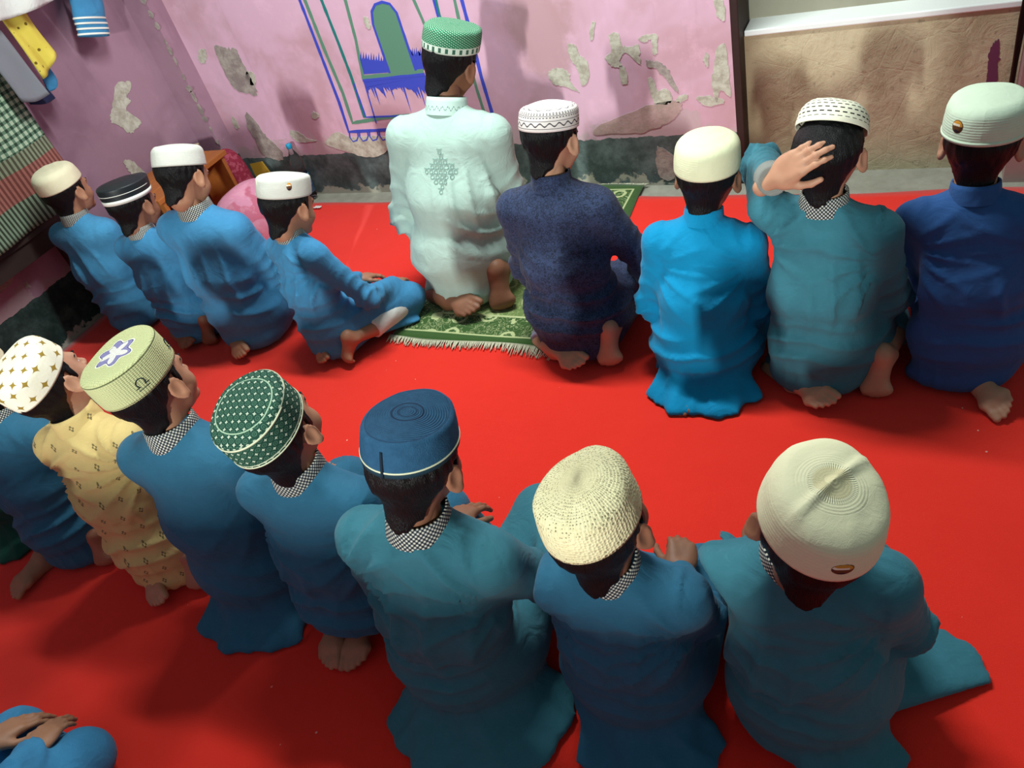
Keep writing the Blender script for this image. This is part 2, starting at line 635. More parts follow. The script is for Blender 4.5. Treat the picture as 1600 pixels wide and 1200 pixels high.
NB, NL = Vector((0, -1, 0)), Vector((1, 0, 0))
BACKP = [
    ([(858, 112), (872, 106), (888, 113), (893, 130), (904, 143), (886, 136), (864, 130)], m_patch),
    ([(888, 70), (899, 70), (906, 86), (918, 98), (920, 124), (909, 133), (904, 112), (890, 88)], m_patch),
    ([(952, 56), (966, 51), (972, 70), (986, 73), (998, 70), (1001, 99), (990, 92), (978, 82), (968, 95), (972, 104), (956, 103), (945, 90), (955, 80)], m_patch),
    ([(968, 104), (977, 108), (981, 130), (971, 130)], m_patch),
    ([(998, 60), (1012, 54), (1026, 55), (1027, 82), (1020, 84), (1018, 62), (1006, 66)], m_patch),
    ([(1012, 94), (1026, 96), (1036, 100), (1048, 116), (1060, 143), (1050, 136), (1040, 122), (1030, 112), (1024, 106), (1012, 104)], m_patchg),
    ([(1013, 122), (1022, 126), (1028, 142), (1040, 138), (1050, 150), (1047, 160), (1026, 163), (1018, 150)], m_patch),
    ([(1120, 76), (1133, 70), (1139, 110), (1142, 150), (1126, 140), (1120, 160), (1112, 130), (1116, 100)], m_patch),
    ([(1102, 84), (1108, 88), (1106, 104), (1101, 98)], m_patch),
    ([(1116, 0), (1130, 0), (1133, 31), (1122, 28), (1118, 14)], m_patch),
    ([(1060, 150), (1076, 148), (1068, 158), (1058, 160)], m_patch),
    ([(1088, 152), (1110, 150), (1132, 158), (1110, 166), (1094, 160)], m_patch),
    ([(924, 36), (930, 36), (927, 58), (922, 60)], m_patch),
    ([(936, 196), (980, 178), (1014, 164), (1058, 158), (1064, 172), (1046, 190), (1006, 206), (960, 208), (930, 210)], m_stain),
    ([(508, 222), (526, 206), (548, 214), (584, 212), (612, 218), (600, 240), (574, 245), (540, 236), (520, 230)], m_patch),
    ([(335, 72), (356, 76), (368, 76), (378, 96), (396, 128), (402, 148), (388, 146), (366, 138), (348, 106)], m_patchg),
    ([(312, 78), (321, 78), (323, 94), (315, 99), (310, 90)], m_patch),
    ([(362, 183), (368, 186), (374, 200), (366, 198)], m_patch),
    ([(385, 176), (400, 190), (414, 210), (440, 236), (438, 250), (412, 242), (396, 214), (386, 196)], m_patchg),
    ([(384, 112), (396, 114), (400, 130), (390, 132)], m_patch),
    ([(568, 26), (576, 30), (579, 44), (572, 42)], m_patch),
    ([(454, 204), (470, 208), (480, 216), (494, 220), (470, 222), (456, 214)], m_patch),
    ([(488, 176), (498, 178), (496, 186), (488, 184)], m_patch),
    ([(1028, 230), (1056, 246), (1062, 272), (1040, 282), (1026, 264)], m_patchg),
]
for i, (pp, mt) in enumerate(BACKP):
    V, F = blob_vf([at_y(x, y, WY) for x, y in pp], .0022, NB, .0022 if mt is m_patch else .003, i)
    link('plaster_patch', mesh_np('plaster_patch', V, F, smooth=False), wall_back, mt)
LEFTP = [
    ([(182, 130), (203, 128), (203, 142), (197, 150), (204, 158), (196, 170), (207, 180), (220, 190), (214, 200), (202, 208), (188, 197), (172, 187), (177, 160)], m_patch),
    ([(193, 253), (206, 252), (226, 270), (214, 274), (202, 268)], m_patch),
    ([(0, 440), (16, 424), (20, 440), (6, 452), (0, 458)], m_patchg),
    ([(36, 440), (46, 444), (44, 450), (38, 448)], m_patchg),
    ([(210, 14), (216, 16), (218, 26), (213, 24)], m_patch),
]
for i, (pp, mt) in enumerate(LEFTP):
    V, F = blob_vf([at_x(x, y, WXL) for x, y in pp], .0022, NL, .003, 50 + i)
    link('plaster_patch', mesh_np('plaster_patch', V, F[::1], smooth=False), wall_left, mt)
# chips along the pilaster arris
for i in range(16):
    z = .25 + i * .055 + rng.uniform(-.015, .015)
    w, h = rng.uniform(.006, .022), rng.uniform(.012, .03)
    c = Vector((-3.165 - w * .4, 2.71, z))
    V, F = blob_vf([c + Vector((math.cos(a) * w, 0, math.sin(a) * h)) for a in (0, 1.2, 2.2, 3.3, 4.2, 5.2)], .002, NB, .002, 90 + i, 3)
    link('paint_chip', mesh_np('paint_chip', V, F, smooth=False), pil, m_patchg)
V, F = blob_vf([at_y(x, y, 2.875) for x, y in [(1553, 66), (1560, 62), (1562, 76), (1559, 100), (1557, 128), (1541, 136), (1543, 110), (1546, 82)]], .0015, NB, .003, 5)
link('paint_swatch', mesh_np('paint_swatch', V, F, smooth=False), wall_low, plain('purple_paint', srgb(112, 58, 88), .8, .2, (60, .3, .002)))

# ------------------------------------------------------------------ mural painted on the back wall
m_blue, m_grn, m_teal = (plain('mural_' + n, c, .7, .25, (80, .2, .001)) for n, c in (('blue', srgb(62, 76, 190)), ('green', srgb(92, 138, 116)), ('teal', srgb(34, 120, 118))))
mural = tag(empty('wall_painting', at_y(600, 150, WY)), 'hand painted blue and green arch design on the pink wall', 'mural')
MOFF = mural.location


def stroke(pts, w, mat, name='painted_line', lift=.0012, seed=0):
    """brush stroke ribbon: photo points laid on the wall plane, width in metres"""
    r = random.Random(seed + len(pts) * 17 + int(pts[0][0]))
    if pts[0][1] == -6:                       # the lines run on above the frame
        (xa, ya), (xb, yb) = pts[0], pts[1]
        pts = [(xa - (xb - xa) / (yb - ya) * 110, -116)] + list(pts)
    P3 = [at_y(x, y, WY) for x, y in pts]
    dense = []
    for a, b in zip(P3[:-1], P3[1:]):
        n = max(1, int((b - a).length / .025))
        dense += [a.lerp(b, i / n) for i in range(n)]
    dense.append(P3[-1])
    V, F = [], []
    for i, p in enumerate(dense):
        t = (dense[min(i + 1, len(dense) - 1)] - dense[max(i - 1, 0)]).normalized()
        s = t.cross(NB)
        ww = w * (.5 + r.uniform(-.07, .07))
        q = p - MOFF + NB * lift
        V += [q + s * ww, q - s * ww, q + s * ww - NB * (lift - .0002), q - s * ww - NB * (lift - .0002)]
    for i in range(len(dense) - 1):
        a, b = 4 * i, 4 * i + 4
        F += [(a, a + 1, b + 1, b), (a, b, b + 2, a + 2), (a + 1, a + 3, b + 3, b + 1)]
    link(name, mesh_np(name, V, F, smooth=False), mural, mat)


def fillpoly(pts, mat, name, lift=.0009):
    P3 = [at_y(x, y, WY) - MOFF for x, y in pts]
    n = len(P3)
    V = [p + NB * .0002 for p in P3] + [p + NB * lift for p in P3]
    F = [tuple(range(n, 2 * n))] + [(i, (i + 1) % n, n + (i + 1) % n, n + i) for i in range(n)]
    link(name, mesh_np(name, V, F, smooth=False), mural, mat)


fillpoly([(608, 116), (596, 80), (582, 38), (580, 18), (586, 8), (596, 4), (608, 8), (618, 20), (630, 56), (650, 112), (640, 117), (612, 118)], m_grn, 'painted_arch')
stroke([(609, 114), (596, 76), (583, 38), (581, 18), (586, 7), (597, 3), (609, 6), (620, 20), (632, 56), (650, 110)], .011, m_blue, 'painted_line', .0016)
stroke([(466, -6), (500, 82), (530, 160), (545, 206), (600, 203), (640, 198)], .015, m_blue)
stroke([(474, -6), (508, 80), (536, 146), (551, 192), (600, 184), (640, 180)], .016, m_grn)
stroke([(500, -6), (530, 70), (549, 120), (570, 184)], .015, m_teal)
stroke([(553, 130), (572, 183), (620, 181), (640, 180)], .007, m_blue, lift=.0018)
stroke([(538, -6), (556, 62), (568, 124)], .015, m_grn)
stroke([(568, 124), (588, 192)], .006, m_blue, lift=.0018)
stroke([(644, -6), (660, 30), (672, 62)], .013, m_grn)
stroke([(676, -6), (684, 24), (692, 44)], .009, m_blue, lift=.0018)
stroke([(680, -6), (687, 24), (695, 44)], .010, m_teal)
stroke([(709, -6), (720, 44), (744, 136), (758, 180)], .013, m_grn)
stroke([(720, -6), (734, 46), (752, 120), (770, 180)], .015, m_blue)
stroke([(566, 121), (610, 117), (662, 111)], .018, m_grn, lift=.0014)
stroke([(567, 126), (612, 121), (664, 116)], .012, m_blue, lift=.0019)
for side, (xa, ya), (xb, yb), base in (('l', (564, 84), (600, 88), [(610, 113), (569, 116)]), ('r', (642, 80), (668, 78), [(670, 108), (650, 110)])):
    tips = []
    m = 10
    for i in range(m):
        t = i / (m - 1)
        x, y = xa + (xb - xa) * t, ya + (yb - ya) * t
        tips += [(x - 1.5, y + 7 + rng.uniform(-2, 2)), (x, y - 3 + rng.uniform(-3, 3)), (x + 1.5, y + 7 + rng.uniform(-2, 2))]
    fillpoly(tips + base, m_blue, 'painted_grass', .0012)
tips = []
for i in range(24):
    t = i / 23
    x = 668 - t * 96
    dep = {3: 44, 9: 50, 14: 30, 20: 38}.get(i, rng.uniform(12, 30))
    tips += [(x + 1.6, 128 + 8), (x + dep * .25, 126 + dep), (x - 1.2, 128 + 8 + rng.uniform(0, 6))]
fillpoly([(568, 127), (666, 118)] + tips, m_blue, 'painted_fringe', .0012)
for i in range(6):
    cx, cy = 553 + i * 15.5, 213 - i * .8
    stroke([(cx - 7, cy - 7), (cx - 6, cy + 1), (cx - 1, cy + 8), (cx + 5, cy + 6), (cx + 7, cy), (cx + 6, cy - 6)], .006, m_blue, 'painted_scallop', .0030)

# ------------------------------------------------------------------ carpet
k = MB('red_felt', .95, .1)
P = k.tc()
n1 = k.noise(P, 3.2, 4, .6)
c = k.mix(n1, srgb(226, 40, 28), srgb(240, 50, 35))
fib = k.noise(P, 420, 3, .7)
c = k.mix(k.m2('MULTIPLY', k.step(fib, .5, .8), .30), c, srgb(248, 84, 70))
lint = k.vor(P, 16, 'F1')
big = k.noise(P, 40, 1)
c = k.mix(k.m2('MULTIPLY', k.below(lint, .042), k.step(big, .52, .58)), c, srgb(245, 170, 160))
k.col(c)
k.b.inputs['Sheen Weight'].default_value = .25
k.bump(k.m2('ADD', k.m2('MULTIPLY', fib, .35), k.m2('MULTIPLY', n1, 2.0)), .5, .006)
nx, ny = 90, 80
x0, x1, y0, y1 = WXL + .03, 1.3, -.715, 2.70
V, F = [], []
for j in range(ny + 1):
    for i in range(nx + 1):
        x, y = x0 + (x1 - x0) * i / nx, y0 + (y1 - y0) * j / ny
        if j == ny: y += .012 * math.sin(x * 3.1) + .006 * math.sin(x * 9)
        V.append((x, y, .0008 * math.sin(x * 4.1 + y * 2.0) + .0006 * math.sin(y * 7 - x * 2)))
for j in range(ny):
    for i in range(nx):
        a = j * (nx + 1) + i
        F.append((a, a + 1, a + nx + 2, a + nx + 1))
o = link('carpet', mesh_np('carpet', V, F), None, k.m)
s = o.modifiers.new('solid', 'SOLIDIFY')
s.thickness, s.offset = .007, -1
tag(o, 'bright red felt carpet covering the floor under all the rows', 'carpet')

# ------------------------------------------------------------------ prayer mat with fringe
k = MB('prayer_mat_weave', .9, .15)
x, y, z = k.sep(k.tc())
G, CRM = srgb(58, 92, 40), srgb(196, 206, 150)
u, v = k.m2('ABSOLUTE', x), k.m2('ABSOLUTE', y)
du = k.m2('MINIMUM', k.m2('SUBTRACT', .335, u), k.m2('SUBTRACT', .53, v))     # distance from the mat's edge
P2 = k.comb(x, y, 0)
P2n = k.m2
vr = k.new('ShaderNodeTexVoronoi')
vr.feature = 'F1'
k.put(vr.inputs['Vector'], P2)
vr.inputs['Scale'].default_value, vr.inputs['Randomness'].default_value = 9.5, .4
vd = vr.outputs[0]
wob = k.m2('ADD', vd, k.m2('MULTIPLY', k.m2('SUBTRACT', k.noise(P2, 60, 2), .5), .10))
rings = k.m2('MAXIMUM', k.below(k.m2('ABSOLUTE', k.m2('SUBTRACT', wob, .30)), .045), k.below(k.m2('ABSOLUTE', k.m2('SUBTRACT', wob, .12)), .045))
vine = k.below(k.m2('ABSOLUTE', k.m2('SUBTRACT', k.noise(P2, 26, 3, .6, 1.8), .5)), .014)
pat = k.m2('MAXIMUM', rings, vine)
inner = k.m2('GREATER_THAN', du, .045)
field = k.mix(k.m2('MULTIPLY', pat, inner), G, CRM)
mid = k.m2('GREATER_THAN', du, .155)
field = k.mix(k.m2('MULTIPLY', mid, .45), field, srgb(150, 170, 100))
lines = k.m2('MAXIMUM', k.below(k.m2('ABSOLUTE', k.m2('SUBTRACT', du, .042)), .004), k.below(k.m2('ABSOLUTE', k.m2('SUBTRACT', du, .150)), .005))
c = k.mix(lines, field, CRM)
c = k.mix(k.m2('MULTIPLY', k.noise(k.tc(), 300, 2), .25), c, tuple(v * .6 for v in G[:3]) + (1,))
k.col(c)
k.b.inputs['Sheen Weight'].default_value = .3
k.bump(k.m2('ADD', k.noise(k.tc(), 350, 2), k.m2('MULTIPLY', pat, .6)), .5, .002)
mat_root = tag(empty('prayer_mat', (-1.33, 2.250, .003)), 'green and cream patterned prayer mat with white fringe under the man', 'prayer mat')
nx, ny = 30, 46
V, F = [], []
for j in range(ny + 1):
    for i in range(nx + 1):
        x, y = -.335 + .67 * i / nx, -.53 + 1.06 * j / ny
        V.append((x + .008 * math.sin(y * 9), y + .006 * math.sin(x * 11), .003 + .002 * math.sin(x * 13 + y * 4) * math.sin(y * 8)))
for j in range(ny):
    for i in range(nx):
        a = j * (nx + 1) + i
        F.append((a, a + 1, a + nx + 2, a + nx + 1))
o = link('mat_pile', mesh_np('mat_pile', V, F), mat_root, k.m)
s = o.modifiers.new('solid', 'SOLIDIFY')
s.thickness, s.offset = .006, 0
m_fringe = plain('fringe_cotton', srgb(206, 204, 180), .9, .15)
for yy, sg in ((-.53, -1), (.53, 1)):
    parts = []
    r = random.Random(3)
    for i in range(150):
        x = -.333 + .666 * i / 149
        L = r.uniform(.022, .042) * (1.35 if x > .16 else 1) * (1 if sg < 0 else .25)
        dx, dx2 = r.uniform(-.006, .010), r.uniform(-.012, .018)
        bx = .006 * math.sin(x * 11)
        parts.append(tube_vf([(x, yy + bx - sg * .004, .006), (x + dx * .5, yy + bx + sg * L * .45, .005), (x + dx + dx2 * .5, yy + bx + sg * L, .0035)], [.0024, .0021, .0012], 4))
    o = link('fringe', mesh_np('fringe', *join_vf(parts)), mat_root, m_fringe)
    o['kind'] = 'stuff'


# ================================================================== people
# ---- head (origin at the skull centre, +y face, +z up)
def head_core(P):
    d = d_ell(P, (0, -.012, .018), (.071, .088, .076))
    d = smin(d, d_ell(P, (0, .034, -.034), (.055, .050, .066)), .03)
    d = smin(d, d_ell(P, (0, .046, -.076), (.034, .034, .028)), .025)
    for s in (-1, 1):
        d = smin(d, d_ell(P, (s * .032, .056, -.040), (.024, .022, .024)), .02)
    d = smin(d, d_cap(P, (-.030, .074, .010), (.030, .074, .010), .011, .011), .015)
    for s in (-1, 1):
        d = smax(d, -d_ell(P, (s * .029, .094, -.006), (.015, .012, .010)), .012)
    d = smin(d, d_cap(P, (0, .082, -.004), (0, .099, -.034), .006, .010), .010)
    for s in (-1, 1):
        d = smin(d, d_ell(P, (s * .010, .091, -.037), (.007, .008, .006)), .006)
    d = smin(d, d_cap(P, (-.014, .087, -.058), (.014, .087, -.058), .0050, .0050), .005)
    d = smin(d, d_cap(P, (-.012, .086, -.068), (.012, .086, -.068), .0056, .0056), .005)
    d = smin(d, d_ell(P, (0, .077, -.092), (.018, .016, .014)), .02)
    return d


def head_skin(P):
    d = head_core(P)
    d = smin(d, d_cap(P, (0, -.020, -.04), (0, -.022, -.085), .045, .043), .03)
    for s in (-1, 1):
        ex = np.array([s * .9, -.42, 0.0])
        ex /= np.linalg.norm(ex)                        # ear normal, flared backwards
        ez = np.array([0.0, -.18, 1.0])
        ez = ez - ex * (ez @ ex)
        ez /= np.linalg.norm(ez)
        ey = np.cross(ez, ex)
        M = np.stack([ex, ey, ez], 1)
        c = np.array([s * .077, -.004, -.012])
        e = d_ell(P, c, (.0075, .019, .030), M)
        e = smin(e, d_ell(P, c + ez * -.026 + ey * s * .006, (.0065, .010, .011), M), .008)
        e = smax(e, -d_ell(P, c + ex * .0075 + ey * s * .002 + ez * .002, (.0065, .0115, .020), M), .004)
        d = smin(d, e, .006)
    return d


_hn = Noise(5)


def head_hair(P):
    q = P * np.array([1, 1, .35], f32)
    d = head_core(P) - .0065 * np.clip((.082 - P[:, 2]) / .03, .55, 1) + .0012 * _hn(q, 260).astype(f32)
    d = smin(d, d_cap(P, (0, -.026, -.04), (0, -.032, -.10), .049, .046), .025)
    y = P[:, 1]
    zh = np.interp(y, [-.1, -.05, -.034, -.026, -.014, .012, .018, .028, .034, .06, .1], [-.108, -.104, -.082, -.040, .012, .016, -.018, -.018, .040, .058, .062])
    zh = zh + .060 * np.clip(np.abs(P[:, 0]) / .05 - .30, 0, 1) * np.clip((-.015 - y) / .02, 0, 1) + .003 * _hn(P, 160)
    return np.maximum(d, ((zh - P[:, 2]) * .8).astype(f32))


def brow_fn(P):
    d = None
    for s in (-1, 1):
        a, b, c = (s * .013, .0885, .010), (s * .028, .087, .0155), (s * .044, .072, .010)
        e = np.minimum(d_cap(P, a, b, .0032, .0034), d_cap(P, b, c, .0034, .002))
        d = e if d is None else np.minimum(d, e)
    return d


HEAD = surf(head_skin, (-.10, -.11, -.16), (.10, .12, .105), .0042)
HAIR = cat_meshes([surf(head_hair, (-.09, -.115, -.15), (.09, .075, .115), .0042), surf(brow_fn, (-.055, .06, .0), (.055, .1, .024), .002)])


# ---- hand: wrist at the origin, +y towards the fingers, +z back of the hand, thumb towards +x
def make_hand(curl, spread=1.0, thumb=0.0):
    R = [(.026, .080, .020, [.030, .020, .016], .0074), (.009, .085, 0, [.034, .022, .017], .0076), (-.008, .082, -.014, [.031, .020, .016], .0073), (-.023, .074, -.03, [.024, .016, .014], .0064)]
    segs = []
    for x, y, ax, L, r in R:
        p = np.array([x, y, 0.0])
        a = curl[0]
        dirx = ax * spread * 5
        for i, l in enumerate(L):
            ca, sa = math.cos(math.radians(a)), math.sin(math.radians(a))
            q = p + l * np.array([math.sin(math.radians(dirx * 2)) * ca, ca * math.cos(math.radians(dirx * 2)), -sa])
            segs.append((p, q, r * (1 - .08 * i), r * (1 - .08 * (i + 1))))
            p = q
            a += curl[1 + min(i, 1)]
    t0, t1 = np.array([.022, .022, -.004]), np.array([.044, .048, -.010 - thumb * .012])
    t2, t3 = t1 + np.array([.010, .024, -.004 - thumb * .010]), t1 + np.array([.012, .044, -.010 - thumb * .016])

    def fn(P):
        d = d_ell(P, (0, .046, 0), (.036, .046, .0135))
        d = smin(d, d_cap(P, (.018, .03, 0), (.024, .076, .001), .011, .0085), .012)
        d = smin(d, d_cap(P, (-.014, .03, 0), (-.021, .072, 0), .011, .0078), .012)
        d = smin(d, d_ell(P, (.020, .026, -.007), (.015, .024, .012)), .010)
        d = smin(d, d_cap(P, (0, -.034, .002), (0, .012, 0), .0205, .0185), .016)
        for i, (a, b, ra, rb) in enumerate(segs):
            d = smin(d, d_cap(P, a, b, ra, rb), .0045 if i % 3 else .007)
        d = smin(d, d_cap(P, t0, t1, .0115, .0092), .010)
        d = smin(d, d_cap(P, t1, t2, .0090, .0082), .004)
        d = smin(d, d_cap(P, t2, t3, .0082, .0068), .004)
        return d
    return surf(fn, (-.06, -.08, -.085), (.085, .19, .035), .0032)


HAND = {'rest': make_hand((14, 18, 14)), 'fist': make_hand((50, 62, 42), .4, 1.0), 'grip': make_hand((10, 24, 26), 1.5, .2)}


# ---- foot: heel at the origin, +y towards the toes, +z instep; shin leaves upwards or backwards
def make_foot(bend, point):
    toes = [(-.026, .138, .026, .0105), (-.009, .144, .023, .0080), (.004, .140, .021, .0076), (.016, .133, .019, .0072), (.027, .124, .017, .0070)]

    def fn(P):
        d = d_ell(P, (0, .020, .026), (.026, .028, .026))
        d = smin(d, d_cap(P, (.004, .03, .024), (.010, .11, .017), .021, .016), .02)
        d = smin(d, d_cap(P, (-.006, .04, .034), (-.016, .12, .018), .021, .016), .02)
        d = smin(d, d_ell(P, (0, .114, .016), (.040, .024, .014)), .016)
        d = smin(d, d_cap(P, (0, .042, .048), (-.004, .09, .030), .026, .018), .02)
        ank = np.array([0, .036, .052])
        end = ank + (np.array([0, -.014, .098]) if not point else np.array([0, -.098, .043]))
        d = smin(d, d_cap(P, ank, end, .0265, .032), .018)
        for s in (-1, 1): d = smin(d, d_ell(P, (s * .024, .034, .056), (.009, .011, .011)), .01)
        for x, y, L, r in toes:
            a = math.radians(bend)
            b0 = np.array([x, y - .014, .011])
            b1 = b0 + np.array([0, math.cos(a * .6), math.sin(a * .6)]) * (L * .5 + .010)
            b2 = b1 + np.array([0, math.cos(a), math.sin(a)]) * L * .55
            d = smin(d, d_cap(P, b0, b1, r * .95, r * .9), .005)
            d = smin(d, d_cap(P, b1, b2, r, r * .92), .003)
        return d
    return surf(fn, (-.06, -.12, -.02), (.06, .20, .21), .0038)


FOOT = {'up': make_foot(68, False), 'lie': make_foot(8, True)}

# ------------------------------------------------------------------ materials for people
def skin_mat(name, c):
    k = MB(name, .55, .35)
    P = k.tc()
    n = k.noise(P, 34, 4)
    k.col(k.mix(n, tuple(v * .82 for v in c[:3]) + (1,), tuple(min(1, v * 1.12) for v in c[:3]) + (1,)))
    k.b.inputs['Subsurface Weight'].default_value = .08
    k.b.inputs['Subsurface Radius'].default_value = (.012, .005, .003)
    k.b.inputs['Subsurface Scale'].default_value = .5
    k.bump(k.noise(P, 260, 3), .15, .001)
    return k.m


SKIN = {'mid': skin_mat('skin_brown', srgb(166, 118, 92)), 'dark': skin_mat('skin_deep_brown', srgb(138, 94, 72)), 'light': skin_mat('skin_tan', srgb(186, 138, 112))}
k = MB('black_hair', .45, .25)
P = k.tc()
st = k.noise(k.map(P, (420, 420, 40)), 1.0, 3)
k.col(k.mix(st, srgb(4, 4, 6), srgb(15, 15, 17)))
k.bump(st, .9, .004)
M_HAIR = k.m
M_EYE = plain('eye_white', srgb(225, 220, 212), .25, .5)
M_IRIS = plain('dark_iris', srgb(26, 18, 14), .2, .6)
CL = {
    'blue': cloth('blue_cotton', srgb(62, 132, 178)),
    'blue_b': cloth('blue_cotton_worn', srgb(66, 138, 182), .16),
    'teal': cloth('teal_blue_cotton', srgb(54, 114, 130)),
    'deep': cloth('deep_blue_cotton', srgb(44, 102, 132)),
    'bright': cloth('bright_azure_poplin', srgb(0, 134, 184), .06),
    'royal': cloth('royal_blue_cotton', srgb(42, 84, 142)),
    'mint': cloth('pale_mint_cotton', srgb(170, 197, 188), .05   ),
    'white': cloth('white_cotton', srgb(206, 208, 204), .05),
    'pale': cloth('pale_lilac_cotton', srgb(170, 170, 196), .06),
    'green': cloth('dark_green_cotton', srgb(24, 78, 66), .1),
    'navy_tr': cloth('navy_cotton', srgb(28, 34, 66)),
}


def pat_navy(k, P, base):
    b = k.noise(k.map(P, (1, 1, 1), loc=(2, 5, 1)), 70, 3, .6, 2.0)
    v = k.vor(P, 80, 'F1')
    m = k.m2('MAXIMUM', k.below(k.m2('ABSOLUTE', k.m2('SUBTRACT', b, .52)), .025, .012), k.below(k.m2('ABSOLUTE', k.m2('SUBTRACT', v, .42)), .07, .03))
    return k.mix(k.m2('MULTIPLY', m, .8), base, srgb(24, 30, 46))


CL['navy'] = cloth('navy_printed_cotton', srgb(50, 62, 94), .12, pattern=pat_navy)


def pat_cream(k, P, base):
    x, y, z = k.sep(P)
    u = k.m2('ADD', k.m2('MULTIPLY', x, 15), k.m2('MULTIPLY', y, 15))
    w = k.m2('MULTIPLY', z, 21)
    row = k.m2('FLOOR', w)
    u = k.m2('ADD', u, k.m2('MULTIPLY', k.m2('MODULO', row, 2), .5))
    fu, fw = k.m2('SUBTRACT', k.m2('FRACT', u), .5), k.m2('SUBTRACT', k.m2('FRACT', w), .5)
    r = k.m2('SQRT', k.m2('ADD', k.m2('POWER', fu, 2), k.m2('POWER', k.m2('MULTIPLY', fw, .75), 2)))
    ang = k.m2('ARCTAN2', fw, fu)
    pet = k.m2('ADD', .055, k.m2('MULTIPLY', k.m2('ABSOLUTE', k.m2('COSINE', k.m2('MULTIPLY', ang, 2))), .07))
    m = k.m2('MULTIPLY', k.m2('LESS_THAN', r, pet), k.m2('GREATER_THAN', r, .045))
    return k.mix(k.m2('MULTIPLY', m, .85), base, srgb(96, 88, 60))


CL['cream'] = cloth('cream_printed_cotton', srgb(216, 192, 128), .06, pattern=pat_cream)

# checked stand-up collar (uv in centimetres)
k = MB('black_white_gingham', .85, .2)
u, v, _ = k.sep(k.tc('UV'))
a = k.m2('GREATER_THAN', k.m2('FRACT', k.m2('MULTIPLY', k.m2('ADD', u, v), 1.18)), .5)
b = k.m2('GREATER_THAN', k.m2('FRACT', k.m2('MULTIPLY', k.m2('SUBTRACT', u, v), 1.18)), .5)
s = k.m2('ADD', a, b)
k.col(k.ramp(k.m2('MULTIPLY', s, .5), [(0, srgb(214, 214, 200)), (.4, srgb(92, 98, 104)), (.9, srgb(20, 26, 34))], 'CONSTANT'))
k.bump(k.noise(k.tc(), 500, 1), .3, .001)
M_CHECK = k.m
k = MB('embroidered_mint', .8, .2)
u, v, _ = k.sep(k.tc('UV'))
w = k.m2('MULTIPLY', k.m2('SINE', k.m2('MULTIPLY', u, 4.2)), .45)
d = k.m2('ABSOLUTE', k.m2('SUBTRACT', k.m2('SUBTRACT', v, 1.6), w))
dots = k.m2('GREATER_THAN', k.m2('FRACT', k.m2('MULTIPLY', u, 2.4)), .35)
k.col(k.mix(k.m2('MULTIPLY', k.below(d, .16), dots), srgb(184, 210, 202), srgb(96, 124, 118)))
M_MINTC = k.m


# ------------------------------------------------------------------ caps: pattern materials (u 0..1 round, v metres up the side, object x/y on the crown)
def cap_base(name, rough=.85):
    k = MB(name, rough, .2)
    u, v, _ = k.sep(k.tc('UV'))
    x, y, z = k.sep(k.tc('Object'))
    r = k.m2('SQRT', k.m2('ADD', k.m2('POWER', x, 2), k.m2('POWER', y, 2)))
    return k, u, v, x, y, z, r


def cap_plain(name, c, rib=0.0, ridges=False):
    k, u, v, x, y, z, r = cap_base(name)
    n = k.noise(k.tc(), 30, 4)
    k.col(k.mix(n, tuple(q * .88 for q in c[:3]) + (1,), c))
    h = k.m2('ADD', k.m2('MULTIPLY', k.noise(k.tc(), 700, 1), .15), k.m2('MULTIPLY', k.noise(k.tc(), 38, 4, .6, .8), .8))
    st = k.m2('MULTIPLY', k.m2('SINE', k.m2('MULTIPLY', v, 2 * PI / .0055)), k.below(v, .056, .006))
    h = k.m2('ADD', h, k.m2('MULTIPLY', st, .04 + rib))
    if ridges:
        st2 = k.m2('MULTIPLY', k.m2('SINE', k.m2('MULTIPLY', r, 2 * PI / .0042)), k.below(r, .046))
        rays = k.m2('MULTIPLY', k.m2('SINE', k.m2('MULTIPLY', k.m2('ARCTAN2', y, x), 64)), k.m2('MULTIPLY', k.m2('GREATER_THAN', r, .010), k.below(r, .031)))
        h = k.m2('ADD', h, k.m2('ADD', k.m2('MULTIPLY', st2, .09), k.m2('MULTIPLY', rays, .4)))
        k.col(k.mix(k.m2('MULTIPLY', k.below(r, .024), .5), c, srgb(214, 200, 150)))
    k.bump(h, .5, .003)
    return k.m


CAPM = {}
CAPM['white'] = cap_plain('white_cap_cotton', srgb(210, 212, 204))
CAPM['cream'] = cap_plain('cream_cap_cotton', srgb(228, 222, 190))
CAPM['ivory'] = cap_plain('ivory_cap_cotton', srgb(226, 228, 192))
CAPM['mintw'] = cap_plain('greenish_white_cap', srgb(214, 232, 208), .07)
CAPM['cream_top'] = cap_plain('pleated_cream_cap', srgb(230, 226, 190), .02, True)
# knitted pale green with emblem
k, u, v, x, y, z, r = cap_base('pale_green_knit')
kn = k.vor(k.comb(k.m2('MULTIPLY', u, 96), k.m2('MULTIPLY', v, 260), 0), 1.0, 'F1', .15)
kt = k.vor(k.comb(k.m2('MULTIPLY', x, 210), k.m2('MULTIPLY', y, 210), 0), 1.0, 'F1', .15)
top = k.m2('GREATER_THAN', v, .066)
h = k.m2('ADD', k.m2('MULTIPLY', kn, k.m2('SUBTRACT', 1, top)), k.m2('MULTIPLY', kt, top))
c = k.mix(h, srgb(206, 210, 160), srgb(150, 158, 108))
an = k.m2('ARCTAN2', y, x)
R0 = k.m2('ADD', .040, k.m2('MULTIPLY', k.m2('COSINE', k.m2('MULTIPLY', an, 6)), .007))
e = k.m2('MULTIPLY', top, k.m2('LESS_THAN', r, R0))
c = k.mix(e, c, srgb(214, 212, 206))
star = k.m2('LESS_THAN', r, k.m2('ADD', .025, k.m2('MULTIPLY', k.m2('COSINE', k.m2('MULTIPLY', an, 5)), .011)))
c = k.mix(k.m2('MULTIPLY', e, k.m2('SUBTRACT', 1, star)), c, srgb(128, 124, 168))
